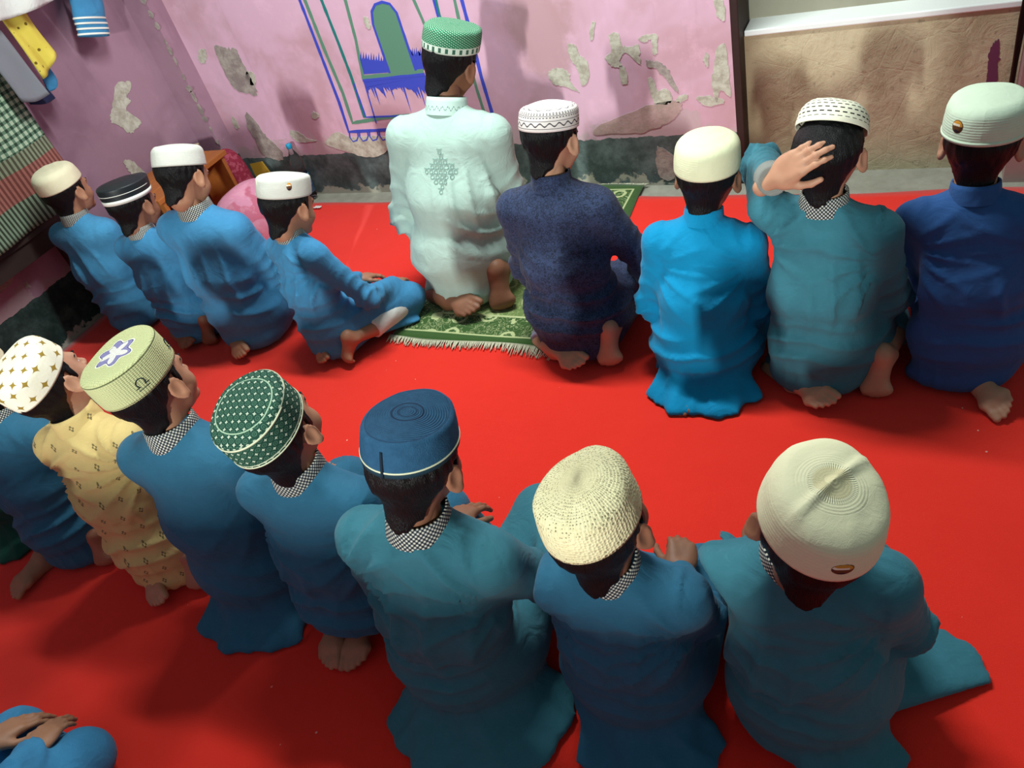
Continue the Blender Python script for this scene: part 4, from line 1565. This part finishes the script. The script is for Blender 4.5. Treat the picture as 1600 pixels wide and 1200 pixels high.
    # ---- trousers on the folded shins
    if shin:
        for a, b in shin:
            def trs(P):
                e = d_cap(P, a, b, .056, .046)
                e = np.maximum(e, ((P - b) @ unit(b - a)).astype(f32)) - (.002 * nz(P, 34)).astype(f32)
                return away(P, np.maximum(e, .003 - P[:, 2]))
            pts = np.array([a, b])
            V, Q = surf(trs, np.r_[pts.min(0)[:2] - .07, -.01], pts.max(0) + .07, .009)
            link('trouser_leg', mesh_np('trouser_leg', V * s, Q), root, CL[g('trousers', spec['tunic'])])
    for a, b in shin: limbs.append((a, b, .058))
    for sg in (-1, 1): limbs.append((wri[sg], wri[sg] + .13 * unit(g('hand' + ('R' if sg > 0 else 'L'), ('', (-sg * .25, .9, -.35), 0))[1]), .024))

    def whole(P):
        d = tun(P)
        for a, b, rad in limbs: d = np.minimum(d, d_cap(P, a, b, rad, rad))
        return d
    PREV.append((whole, (X, Y), Rw, s))
    # ---- hair
    V, Q = xf(HAIR, M4, hs)
    link('hair', mesh_np('hair', V, Q), root, M_HAIR)
    # ---- eyes
    for sg in (-1, 1):
        key = 'eye'
        if key not in CAPMESH:
            EV, EF = [], []
            for i in range(9):
                for j in range(12):
                    a, b = PI * i / 8, 2 * PI * j / 12
                    EV.append((.0108 * math.sin(a) * math.cos(b), .0108 * math.cos(a), .0108 * math.sin(a) * math.sin(b)))
            EF = [(i * 12 + j, i * 12 + (j + 1) % 12, (i + 1) * 12 + (j + 1) % 12, (i + 1) * 12 + j) for i in range(8) for j in range(12)]
            CAPMESH[key] = mesh_np('eye', np.array(EV), np.array(EF), mats=(M_EYE, M_IRIS), matidx=[1 if f[0] < 24 else 0 for f in EF])
        e = link('eye', CAPMESH[key], root)
        e.matrix_local = Matrix(M4.tolist()) @ Matrix.Translation(Vector((sg * .029, .0682, -.007)) * hs) @ Matrix.Scale(hs, 4)
    # ---- cap
    cp = g('cap')
    if cp:
        ck, tilt, roll = cp['m'], cp.get('tilt', 6), cp.get('roll', 0)
        me, pos = cap_mesh(cp.get('h', .072), cp.get('flare', .98), cp.get('round', .016), cp.get('dome', .006), cp.get('crumple', .002), seed, cp.get('crease', 0))
        o = link('cap', me, root, CAPM[ck])
        o['label'] = cp['label']
        L = Matrix.Translation(Vector((0, -.012 + cp.get('back', 0), cp.get('z', .030))) * hs) @ Matrix.Rotation(math.radians(tilt), 4, 'X') @ Matrix.Rotation(math.radians(roll), 4, 'Y') @ Matrix.Rotation(math.radians(cp.get('spin', 0)), 4, 'Z') @ Matrix.Scale(hs * cp.get('size', 1.0), 4)
        o.matrix_local = Matrix(M4.tolist()) @ L
        for kind, *a in cp.get('extra', []):
            if kind == 'band':
                b = link('band', cap_ring(pos, a[0], a[1], a[3] if len(a) > 3 else .0012), o, a[2])
            elif kind == 'badge':
                b = link('badge', cap_badge(pos, *a), o, M_BADGE)
                b['label'] = 'small round orange and dark badge'
            elif kind == 'seam':
                b = link('seam', strip_on_cap(pos, a[0], a[1]), o, a[2])
    if g('extra'): g('extra')(root, K, s, spec)
    return root


# ================================================================== things along the walls
m_tabletop = plain('dark_table_wood', srgb(52, 40, 36), .5, .4, (40, .3, .002))
tb = tag(empty('side_table', (-3.235, 1.40, 0)), 'dark wooden table against the left wall under the checked blanket', 'table')
box('table_top', -.06, .06, -.55, .40, .475, .505, m_tabletop, tb, .004)
for sx in (-.042, .042):
    for sy in (-.5, .36): box('leg', sx - .018, sx + .018, sy - .018, sy + .018, .004, .476, m_tabletop, tb, .003)
box('apron', .036, .050, -.49, .35, .40, .476, m_tabletop, tb)

m_rope = plain('jute_rope', srgb(150, 128, 96), .9, .1)
rope = [(-3.16, -1.38 + 4.1 * i / 40, 1.42 - .05 * math.sin(PI * i / 40)) for i in range(41)]
o = link('clothes_line', mesh_np('clothes_line', *tube_vf(rope, .004, 6)), None, m_rope)
tag(o, 'rope clothes line stretched along the left wall above the hanging clothes', 'rope')


def sheet(name, corners, mat, label, cat, amp=.012, nfold=3, nu=18, nv=22, thick=.004, seed=0, parent=None, taper=None):
    """cloth hanging in soft folds; corners TL TR BR BL in the room"""
    r = random.Random(seed)
    ph = r.uniform(0, 6)
    TL, TR, BR, BL = (Vector(c) for c in corners)
    org = (BL + BR) / 2
    nrm = (TR - TL).cross(BL - TL).normalized()
    if nrm.x < 0: nrm = -nrm
    V, F = [], []
    for j in range(nv + 1):
        t = j / nv
        for i in range(nu + 1):
            q = i / nu
            p = (TL.lerp(TR, q)).lerp(BL.lerp(BR, q), t)
            p = p + nrm * (amp * (.35 + .65 * t) * math.sin(ph + nfold * 2 * PI * q + 1.3 * math.sin(3 * t + ph)) + amp * .4 * math.sin(7 * t + 5 * q + ph))
            p.z -= .012 * math.sin(PI * q) * t
            V.append(p - org)
    for j in range(nv):
        for i in range(nu):
            a = j * (nu + 1) + i
            F.append((a, a + 1, a + nu + 2, a + nu + 1))
    o = link(name, mesh_np(name, V, F), parent, mat, org)
    s_ = o.modifiers.new('solid', 'SOLIDIFY')
    s_.thickness, s_.offset = thick, 0
    if label: tag(o, label, cat)
    return o


k = MB('green_check_weave', .9, .1)
x, y, z = k.sep(k.tc())
ck = k.m2('ADD', k.m2('GREATER_THAN', k.m2('FRACT', k.m2('MULTIPLY', y, 36)), .45), k.m2('GREATER_THAN', k.m2('FRACT', k.m2('MULTIPLY', z, 36)), .45))
c = k.ramp(k.m2('MULTIPLY', ck, .5), [(0, srgb(40, 66, 54)), (.3, srgb(104, 140, 116)), (.8, srgb(190, 214, 186))], 'CONSTANT')
thin = k.m2('GREATER_THAN', k.m2('FRACT', k.m2('MULTIPLY', y, 52)), .5)
redc = k.mix(thin, srgb(172, 112, 102), srgb(120, 64, 60))
gry = k.mix(thin, srgb(146, 158, 132), srgb(82, 84, 66))
zr0, zr1 = at_x(60, 292, -3.16).z, at_x(60, 240, -3.16).z
zb = at_x(60, 212, -3.16).z
ORGZ = .53
c = k.mix(k.m2('LESS_THAN', z, zb - ORGZ), c, gry)
c = k.mix(k.m2('LESS_THAN', z, zr1 - ORGZ), c, redc)
low = k.mix(thin, srgb(140, 164, 140), srgb(52, 62, 50))
c = k.mix(k.m2('LESS_THAN', z, zr0 - ORGZ), c, low)
k.col(k.mix(k.m2('MULTIPLY', k.noise(k.tc(), 60, 3), .3), c, srgb(90, 96, 82)))
k.bump(k.m2('ADD', ck, k.noise(k.tc(), 240, 2)), .5, .003)
b1 = at_x(104, 258, -3.16)
sheet('blanket', [(-3.18, 1.02, 1.40), (-3.18, b1.y + .01, 1.40), (-3.155, b1.y, .515), (-3.15, 1.02, .522)], k.m, 'green checked woven blanket with a red stripe hanging over the dark table', 'blanket', .016, 2.5, 40, 40, .012, 4)

sheet('white_shirt', [at_x(-60, -120, -3.10), at_x(130, -120, -3.10), at_x(96, -6, -3.09), at_x(-30, 40, -3.07)], CL['white'], 'white shirt hanging highest over the yellow cloth', 'shirt', .012, 2, seed=2, thick=.006)
k = MB('yellow_print', .85, .2)
x, y, z = k.sep(k.tc())
v = k.vor(k.comb(y, z, 0), 34, 'F1', .5)
edge = k.vor(k.comb(y, z, 0), 70, 'F1', .3)
c = k.mix(k.noise(k.tc(), 20, 3), srgb(206, 188, 70), srgb(222, 206, 96))
k.col(k.mix(k.below(v, .20), c, srgb(112, 92, 30)))
sheet('yellow_tunic', [at_x(-60, -60, -3.14), at_x(0, -40, -3.14), at_x(87, 83, -3.12), at_x(66, 124, -3.12)], k.m, 'yellow cotton tunic sleeve with small dark dots hanging under the white shirt', 'tunic', .010, 1.5, seed=3)
sheet('grey_trousers', [at_x(-120, -40, -3.12), at_x(-22, 20, -3.12), at_x(77, 147, -3.10), at_x(34, 160, -3.10)], plain('grey_drill', srgb(128, 132, 140), .85, .2, (200, .2, .001)), 'grey trousers hanging between the checked blanket and the yellow tunic', 'trousers', .006, 1, seed=4)
sheet('blue_shirt', [at_x(44, 84, -3.18), at_x(70, 96, -3.18), at_x(90, 125, -3.17), at_x(77, 143, -3.17)], CL['blue'], 'blue shirt corner showing behind the yellow tunic', 'shirt', .004, 1, seed=5)
sheet('navy_scarf', [at_x(30, 136, -3.16), at_x(74, 138, -3.16), at_x(87, 153, -3.15), at_x(48, 163, -3.15)], CL['navy_tr'], 'navy scarf end hanging below the grey trousers', 'scarf', .004, 1, seed=6)

# blue sleeve with white cuff stripes
sl_root = tag(empty('blue_tunic', at_x(146, 57, -3.22)), 'blue tunic sleeve with white cuff stripes hanging near the pilaster', 'tunic')
A = (at_x(100, -60, -3.22) + at_x(140, -60, -3.22)) / 2
B = (at_x(126, 57, -3.22) + at_x(168, 57, -3.22)) / 2
half = (at_x(168, 57, -3.22) - at_x(126, 57, -3.22)).length / 2


def sleeve_vf(t0, t1, grow, n):
    V, F = [], []
    seg = 20
    for j in range(n + 1):
        t = t0 + (t1 - t0) * j / n
        c = A.lerp(B, t) - sl_root.location
        w = half * (1.12 - .12 * t) + grow
        for s_ in range(seg):
            a = 2 * PI * s_ / seg
            V.append(c + Vector((.032 * math.cos(a) * (1 + grow * 30) + .003 * math.sin(t * 20 + a * 2), w * math.sin(a), -.35 * w * math.sin(a))))
    for j in range(n):
        for s_ in range(seg):
            F.append((j * seg + s_, j * seg + (s_ + 1) % seg, (j + 1) * seg + (s_ + 1) % seg, (j + 1) * seg + s_))
    return V, F


o = link('sleeve', mesh_np('sleeve', *sleeve_vf(0, 1, 0, 20)), sl_root, CL['blue'])
s_ = o.modifiers.new('solid', 'SOLIDIFY')
s_.thickness, s_.offset = .003, -1
for i in range(4):
    t = .74 + i * .072
    link('cuff_stripe', mesh_np('cuff_stripe', *sleeve_vf(t, t + .026, .0055, 2)), sl_root, M_WHITEBAND)

# low wooden desk with plank top by the left wall
k = MB('orange_wood', .45, .4)
P = k.tc()
g_ = k.noise(k.map(P, (18, 1.5, 18)), 2.0, 5, .6, .6)
k.col(k.mix(g_, srgb(186, 112, 52), srgb(148, 82, 36)))
k.bump(g_, .25, .002)
m_orange = k.m
dk = tag(empty('low_desk', (-3.085, 2.295, 0)), 'low orange wooden desk with plank top by the left wall', 'desk')
for i in range(3):
    x0 = -.19 + i * .112
    box('plank', x0, x0 + .108, -.23, .24, .36, .384, m_orange, dk, .003)
for sy in (-.21, .20): box('end_board', -.175, .135, sy, sy + .02, .004, .361, m_orange, dk, .003)
box('back_rail', -.175, -.155, -.19, .20, .2, .34, m_orange, dk)
bk = tag(empty('book', (-3.12, 2.415, .3865), .5), 'closed beige book lying on the low orange desk', 'book')
box('pages', -.075, .073, -.10, .10, .004, .030, plain('paper', srgb(206, 194, 160), .9, .1), bk)
m_bcov = plain('beige_cover', srgb(188, 172, 136), .8, .2)
box('cover', -.08, .078, -.105, .105, .030, .035, m_bcov, bk)
box('cover', -.08, .078, -.105, .105, 0, .004, m_bcov, bk)
box('spine', -.082, -.078, -.105, .105, 0, .035, m_bcov, bk)

# pink bedding bundle and maroon pillow
k = MB('pink_rose_print', .85, .2)
P = k.tc()
v = k.noise(P, 9, 2, .4, .3)
c = k.mix(k.step(v, .53, .58), srgb(222, 150, 176), srgb(206, 116, 140))
k.col(k.mix(k.m2('MULTIPLY', k.step(k.noise(P, 26, 3), .5, .6), .25), c, srgb(236, 184, 200)))
k.bump(k.noise(P, 12, 3, .5, 1.0), .5, .012)
zb_ = Noise(77)


def bundle_fn(rx, ry, rz, n):
    def fn(P):
        q = np.abs(P) / np.array([rx, ry, rz], f32)
        d = ((q ** 2.6).sum(1) ** (1 / 2.6) - 1) * min(rx, ry, rz)
        return (d + .010 * n(P, 9) + .006 * (ridge(n(P, 6)) - .5)).astype(f32)
    return fn


V, Q = surf(bundle_fn(.145, .19, .14, zb_), (-.21, -.26, -.2), (.21, .26, .2), .012)
V[:, 2] = np.maximum(V[:, 2], -.136)
o = link('bedding_bundle', mesh_np('bedding_bundle', V, Q), None, k.m, (-2.755, 2.36, .140))
o.rotation_euler = (0, 0, -.06)
tag(o, 'pink rose-print bedding bundle on the floor by the back wall', 'bedding')
V, Q = surf(bundle_fn(.075, .065, .16, Noise(78)), (-.2, -.14, -.21), (.2, .14, .21), .012)
V[:, 2] = np.maximum(V[:, 2], -.160)
k = MB('maroon_print', .85, .2)
k.col(k.mix(k.step(k.noise(k.tc(), 40, 3), .5, .56), srgb(142, 44, 66), srgb(170, 78, 98)))
o = link('pillow', mesh_np('pillow', V, Q), None, k.m, (-3.07, 2.625, .165))
tag(o, 'maroon pillow standing behind the pink bedding bundle', 'pillow')

# mustard folder leaning on the wall
c0, c1 = at_y(391, 256, 2.77), at_y(409, 252, 2.77)
b0, b1_ = Vector((c0.x + .06, 2.712, .004)), Vector((c1.x + .13, 2.712, .004))
V = []
for p in (c0, c1, b1_, b0): V.append(p)
nrm = (c1 - c0).cross(b0 - c0).normalized()
V = [p + nrm * .004 for p in V] + [p - nrm * .004 for p in V]
F = [(0, 1, 2, 3), (7, 6, 5, 4), (0, 4, 5, 1), (1, 5, 6, 2), (2, 6, 7, 3), (3, 7, 4, 0)]
o = link('folder', mesh_np('folder', V, F, smooth=False), None, plain('mustard_card', srgb(172, 136, 44), .7, .3))
tag(o, 'mustard yellow card folder leaning on the back wall beside the bottle', 'folder')

# water bottle
bt_p = at_z(486, 300)
bt = tag(empty('water_bottle', (bt_p.x + .045, 2.750, 0)), 'clear plastic water bottle with blue cap standing at the back wall', 'bottle')


def lathe(name, prof, mat, parent, seg=28):
    V, F = [], []
    prof = [(r_, z_ * 1.12) for r_, z_ in prof]
    for r_, z_ in prof:
        for s_ in range(seg):
            a = 2 * PI * s_ / seg
            V.append((r_ * math.cos(a), r_ * math.sin(a), z_))
    for j in range(len(prof) - 1):
        for s_ in range(seg):
            F.append((j * seg + s_, j * seg + (s_ + 1) % seg, (j + 1) * seg + (s_ + 1) % seg, (j + 1) * seg + s_))
    return link(name, mesh_np(name, V, F), parent, mat)


k = MB('clear_plastic', .06, .5)
k.col((.86, .93, .95, 1))
k.b.inputs['Transmission Weight'].default_value = 1.0
k.b.inputs['IOR'].default_value = 1.22
prof = [(.001, .004), (.026, .002), (.031, .008)]
for i in range(18):
    z_ = .012 + i * .0085
    prof.append((.0325 - (.0016 if i % 3 == 2 else 0), z_))
prof += [(.0325, .170), (.031, .185), (.026, .203), (.018, .220), (.0125, .232), (.0115, .240), (.0115, .252)]
lathe('bottle_body', prof, k.m, bt)
k = MB('blue_label', .4, .4)
k.col(k.mix(k.step(k.noise(k.tc(), 40, 3), .5, .6), srgb(92, 140, 184), srgb(60, 100, 150)))
lathe('label', [(.0329, .030), (.0331, .030), (.0331, .118), (.0329, .118)], k.m, bt)
lathe('bottle_cap', [(.001, .262), (.0125, .262), (.0138, .260), (.0138, .242), (.0125, .241), (.001, .241)], plain('cyan_cap', srgb(20, 156, 200), .35, .5), bt)

# scrap of paper on the carpet
V, F = [], []
r_ = random.Random(9)
for j in range(5):
    for i in range(7): V.append((-.022 + .044 * i / 6 + r_.uniform(-.002, .002), -.010 + .02 * j / 4, .004 + .006 * abs(math.sin(i * 1.7 + j)) ))
for j in range(4):
    for i in range(6): F.append((j * 7 + i, j * 7 + i + 1, j * 7 + i + 8, j * 7 + i + 7))
p_ = at_z(497, 326)
o = link('paper_scrap', mesh_np('paper_scrap', V, F), None, M_WHITEBAND, (p_.x, p_.y, .002))
o.modifiers.new('solid', 'SOLIDIFY').thickness = .001
tag(o, 'small crumpled white paper scrap lying alone on the red carpet', 'paper')

# ================================================================== the sitters
CHK = 'check'
NOFEET = {}
BOTHLIE = {'L': ('lie', (-.095, -.045, .075), (.55, -.80, -.2), (.1, .62, -.77)), 'R': ('lie', (.105, -.03, .072), (-.52, -.83, -.2), (-.1, .62, -.77))}


def cap(m, label, **k_): return dict(m=m, label=label, **k_)


# embroidery on the man's back
def imam_extra(root, K, s, spec):
    m = plain('grey_green_thread', srgb(128, 160, 152), .7, .3)
    p0, p2, r, fw, up = (K[q] for q in ('p0', 'p2', 'r', 'f', 'u'))
    tun = next(c for c in root.children if c.name.startswith('tunic'))
    dg = bpy.context.evaluated_depsgraph_get()
    parts = []
    rr = random.Random(4)

    def hit(a, b):
        o_ = Vector(((p2 + a * r - (.125 - b) * up - .3 * fw) * s).tolist())
        ok, loc, n, _ = tun.ray_cast(o_, Vector(fw.tolist()))
        return (loc + n * .0012) if ok else None
    rings_ = []
    for j in range(-4, 5):
        wdt = {0: 3, 1: 2, -1: 2, 2: 1, -2: 1}.get(j, 0)
        for i in range(-wdt, wdt + 1):
            rings_.append((i * .0135 + (.004 if j % 2 else 0), j * .0125, .0052))
    for a, b, rad in rings_:
        n = 9
        pth = [hit(a + rad * math.cos(2 * PI * q / n) * rr.uniform(.8, 1.1), b + rad * math.sin(2 * PI * q / n)) for q in range(n)]
        if all(p is not None for p in pth): parts.append(tube_vf(pth, .0011, 4, True))
        pth = [hit(a + rad * 1.5 * q, b + rad * (1.3 + .5 * abs(q))) for q in (-1, -.4, .2, .9)]
        if all(p is not None for p in pth): parts.append(tube_vf(pth, .0008, 4))
    if parts:
        e = link('embroidery', mesh_np('embroidery', *join_vf(parts)), root, m)
        e['label'] = 'diamond shaped looped embroidery'


SP = [
    dict(fit=(-2.98, 1.72, 8, .95, -2, .7, 8, 1), seed=11, tunic='blue_b', head=(6, -4, 0), elL=(-.135, .08, .235), cap=cap('cream', 'soft creamy white cap', tilt=8, crumple=.003, round=.03, dome=.004),
         feet=NOFEET, label='boy in blue tunic and soft cream cap nearest the left wall in the front row'),
    dict(fit=(-2.57, 1.67, 7, .89, -1, .4, 7, .8), seed=12, tunic='blue', head=(16, -4, 0), skin='dark',
         cap=cap('black', 'black cap with a broad white ribbon', tilt=8, h=.060, flare=1.04, round=.006, dome=.012, extra=[('band', .001, .017, M_WHITEBAND), ('band', .034, .0362, M_WHITEBAND, .0006)]),
         label='boy in blue tunic wearing the black cap with a white band'),
    dict(fit=(-2.255, 1.68, 8, 1.06, -3, 5, 3, -2.7), seed=13, tunic='blue', head=(30, -6, 0),
         cap=cap('white', 'plain white cap', tilt=4, h=.068, crumple=.0035, round=.024), feet={'L': ('lie', (-.095, -.06, .075), (.72, -.66, -.16), (.15, .62, -.77))},
         label='boy in blue tunic and plain white cap before the pink bedding'),
    dict(fit=(-1.83, 1.65, -8, .855, 1, -1, 9, 4), seed=14, tunic='blue', head=(24, 0, 0), trousers='white', twist=8,
         cap=cap('white', 'white cap with a tiny badge', tilt=2, h=.066, crumple=.002, z=.036, round=.012, flare=1.0, extra=[('badge', 1.15, .040, .010, .014), ('seam', [(-.25, .002), (-.25, .06)], .0008, M_PIPING)]),
         knR=(.20, .28, .078), wrR=(.16, .25, .165), elR=(.205, .07, .23), wrL=(-.05, .25, .165), flaps=[(62, 18, .2, .38, 4)], z=.011,
         feet={'R': ('up', (.135, -.075, .150), (-.16, -.26, -.95), (.35, .90, -.28)), 'L': ('lie', (-.085, -.045, .075), (.72, -.66, -.16), (.15, .62, -.77))},
         label='boy in blue tunic with one heel raised sitting left of the prayer mat'),
    dict(fit=(-1.442, 2.02, 12, 1.24, 9, 7.8, 12, 5), seed=15, tunic='mint', collar='mint', z=.011, hs=1.08, hands=1.25, head=(24, -14, 9), trousers='mint', skin='dark', extra=imam_extra,
         cap=cap('emerald', 'green brocade cap with a white barred band', tilt=10, h=.064, flare=1.0, round=.012, dome=.004, z=.036), feet={'L': ('lie', (-.095, -.085, .07), (.86, -.50, -.12), (.1, .5, -.86)), 'R': ('up', (.112, -.10, .145), (.03, -.24, -.97), (0, .97, -.24))},
         label='man in pale mint tunic and green cap on the prayer mat'),
    dict(fit=(-.91, 1.76, 1, 1.04, 2, 0, 11, 2), seed=16, z=.011, tunic='navy', collar='navy', head=(20, -12, 0), trousers='pale', skin='light',
         cap=cap('waves', 'white cap embroidered with black waves', tilt=3, h=.058, round=.02, dome=.012, flare=.98), elR=(.215, .07, .24), wrR=(.13, .23, .165),
         label='boy in dark navy patterned tunic with bare feet behind the prayer mat'),
    dict(fit=(-.495, 1.67, 4, .92, 8, 3, 5, 3), seed=17, tunic='bright', collar='bright', head=(12, -4, 0), skin='dark',
         cap=cap('ivory', 'ivory cap pulled low', tilt=6, h=.080, round=.03, crumple=.002, size=1.03, z=.022), flaps=[(-102, 42, .07, .165, 5, .05), (-72, 40, .07, .165, 6, .05)],
         feet={'L': ('lie', (-.125, -.06, .06), (.45, -.86, -.25), (.1, .6, -.77))},
         label='boy in bright azure tunic sitting right of the navy boy'),
    dict(fit=(-.195, 1.71, -4, 1.01, -2, 1, 4, 0), seed=18, tunic='teal', head=(6, -4, 0), skin='light',
         cap=cap('dashes', 'white cap with rows of black dashes', tilt=-34, h=.060, round=.04, dome=.004, z=.044, back=.034),
         cuffs='L', shL=(-.005, .015, .03), elL=(-.19, .21, .525), wrL=(-.092, -.066, .630), handL=('grip', (.74, -.12, .64), (-.35, -.86, .38)), elR=(.158, .06, .24),
         feet={'L': ('lie', (-.085, -.075, .07), (.86, -.50, -.12), (.1, .5, -.86)), 'R': ('up', (.155, -.05, .150), (-.02, -.24, -.97), (.1, .97, -.24))},
         label='boy in teal blue tunic with one hand raised on his head'),
    dict(fit=(.135, 1.77, -2, .95, 2, -2.5, 10, 2.4), seed=19, tunic='royal', collar='royal', head=(8, -4, 0), skin='light', fat=1.08,
         cap=cap('mintw', 'greenish white cap with a round badge', tilt=2, h=.078, round=.03, crumple=.0025, size=1.06, extra=[('badge', -.62, .036, .0145, .014), ('band', .001, .008, CAPM['mintw'])]),
         feet={'R': ('lie', (.02, -.06, .07), (.6, -.76, -.2), (.15, .62, -.77))},
         label='boy in royal blue tunic on the far right of the front row'),
    dict(fit=(-2.52, .70, 10, .95, 4, 0, 4, 0), seed=20, tunic='green', collar='green', feet=NOFEET, flaps=[(-60, 40, .07, .18, 9, .02)], cap=cap('white', 'white cap', h=.07), label='boy in dark green tunic at the left edge of the second row'),
    dict(fit=(-2.16, .67, 16, .92, 8, .6, 7, -1), seed=21, tunic='deep', cap=cap('cream', 'cream cap', tilt=8, h=.070),
         feet={'L': ('lie', (-.12, -.055, .07), (-.25, -.93, -.2), (.1, .62, -.77)), 'R': ('up', (.12, -.075, .150), (.03, -.24, -.97), (0, .97, -.24))},
         label='boy in deep blue tunic beside the cream tunic at the left edge'),
    dict(fit=(-1.78, .70, 10, .99, 5, -3, -5, -6), seed=22, tunic='cream', collar='cream', head=(-8, -2, 0), skin='light',
         cap=cap('stars', 'white cap with gold star stitches', tilt=12, h=.070, round=.026, flare=.96, crumple=.003),
         feet={'R': ('up', (.115, -.075, .150), (.03, -.24, -.97), (0, .97, -.24)), 'L': ('lie', (-.085, -.06, .07), (.72, -.66, -.16), (.15, .62, -.77))},
         label='boy in cream dotted tunic and gold starred white cap'),
    dict(fit=(-1.425, .695, 9, 1.05, 3, .8, 0, -6), seed=23, tunic='deep', head=(2, -2, 0),
         cap=cap('knit', 'pale green knitted cap with a star emblem', tilt=6, h=.074, round=.010, flare=.99, dome=.004, size=1.04, extra='knit'),
         feet=NOFEET, flaps=[(-92, 42, .07, .165, 12), (-52, 34, .07, .155, 13)],
         label='boy in deep blue tunic and pale green knitted cap'),
    dict(fit=(-1.10, .69, 6, .98, 1.5, 4.4, -8, -5), seed=24, tunic='deep', head=(-6, 4, 0),
         cap=cap('brocade', 'dark green cap with white diamond pattern', tilt=8, h=.076, round=.014, flare=.97, dome=.007, extra=[('band', .001, .004, M_PIPING), ('band', .062, .0655, M_PIPING, .001)]),
         feet={'L': ('lie', (-.085, -.01, .08), (.22, -.93, -.28), (.1, .62, -.77)), 'R': ('lie', (.0, .0, .08), (.1, -.95, -.28), (-.1, .62, -.77))}, skirt=False,
         label='boy in deep blue tunic and dark green diamond patterned cap'),
    dict(fit=(-.764, .62, 12, 1.04, -1, 5.6, 7, 5), seed=25, tunic='teal', head=(16, -10, 0), skin='dark',
         cap=cap('blue', 'blue knitted cap with pale piping', tilt=2, h=.062, z=.040, round=.012, flare=.95, dome=.009, extra=[('band', .009, .0118, M_PIPING), ('seam', [(.05, .001 + .006 * i_) for i_ in range(9)], .0030, M_DARKSEAM)]),
         wrR=(.15, .26, .175), elR=(.225, .07, .25), wrL=(-.070, .225, .222), knL=(-.09, .295, .105), knR=(.115, .32, .150), twist=8,
         feet=NOFEET, flaps=[(-112, 36, .07, .18, 15, .045), (-74, 40, .07, .21, 16, .05), (-30, 26, .1, .22, 17, .03)],
         label='boy in teal blue tunic wearing the blue knitted cap'),
    dict(fit=(-.413, .68, 6, .92, -5, 3.6, 0, -6), seed=26, tunic='deep', head=(2, -10, 0), skin='dark',
         cap=cap('crochet', 'cream crocheted cap', tilt=4, h=.076, round=.024, flare=.94, crumple=.0045, dome=.009),
         wrR=(.085, .19, .205), elR=(.145, .07, .25), handR=('fist', (-.1, .95, .1), (.2, .2, 1)), feet=NOFEET, flaps=[(-94, 44, .07, .175, 18, .05), (-48, 30, .08, .215, 19, .03)],
         label='boy in deep blue tunic and cream crocheted cap'),
    dict(fit=(-.100, .74, 8, .985, -3, -2, -18, 12), seed=27, tunic='teal', head=(-2, 8, 0), skin='dark', hs=.98,
         cap=cap('cream_top', 'cream cap with pleated crown and oval badge', tilt=2, h=.070, round=.034, flare=.96, crumple=.003, crease=.006, size=1.03, extra=[('badge', .10, .026, .017, .010)]),
         knL=(-.185, .265, .10), elL=(-.17, .07, .245), wrL=(-.088, .165, .285), handL=('rest', (.12, .95, -.1), (-.2, .1, 1)), flaps=[(30, 11, .14, .365, 20), (-46, 24, .1, .19, 21)],
         feet={'L': ('lie', (-.03, -.06, .07), (.5, -.8, -.2), (.1, .62, -.77))},
         label='boy in teal blue tunic and big cream pleated cap lowest on the right'),
]
# third row, at the very edge of the frame
SP.append(dict(fit=(-1.635, -.13, 4, .97, 8, 0, 6, 0), seed=28, tunic='blue', cap=cap('white', 'white cap', tilt=6), feet=NOFEET, wrR=(.075, .235, .185), wrL=(-.065, .225, .185),
               label='boy in blue tunic whose joined hands enter at the lower left corner'))
for i_, sp in enumerate(SP):
    sp['group'] = 'boys sitting in the front row' if i_ in (0, 1, 2, 3, 5, 6, 7, 8) else 'boys sitting in the second row' if 9 <= i_ <= 16 else None
for sp in SP:
    ex = sp['cap'].get('extra') if sp.get('cap') else None
    if ex == 'knit':
        sp['cap']['extra'] = []
        th0s = (-.55, 1.05, 2.4)
        for t0 in th0s:
            arc = [(t0 + .105 * math.sin(a), .030 + .0095 * math.cos(a)) for a in [(-2.5 + 5.0 * i / 12) for i in range(13)]]
            arc = [(arc[0][0] - .10, arc[0][1])] + arc + [(arc[-1][0] + .10, arc[-1][1])]
            sp['cap']['extra'].append(('seam', arc, .0011, M_DARKSEAM))
            sp['cap']['extra'].append(('seam', [(t0 - .14, .016), (t0 + .14, .016)], .0009, M_DARKSEAM))
    person(sp)
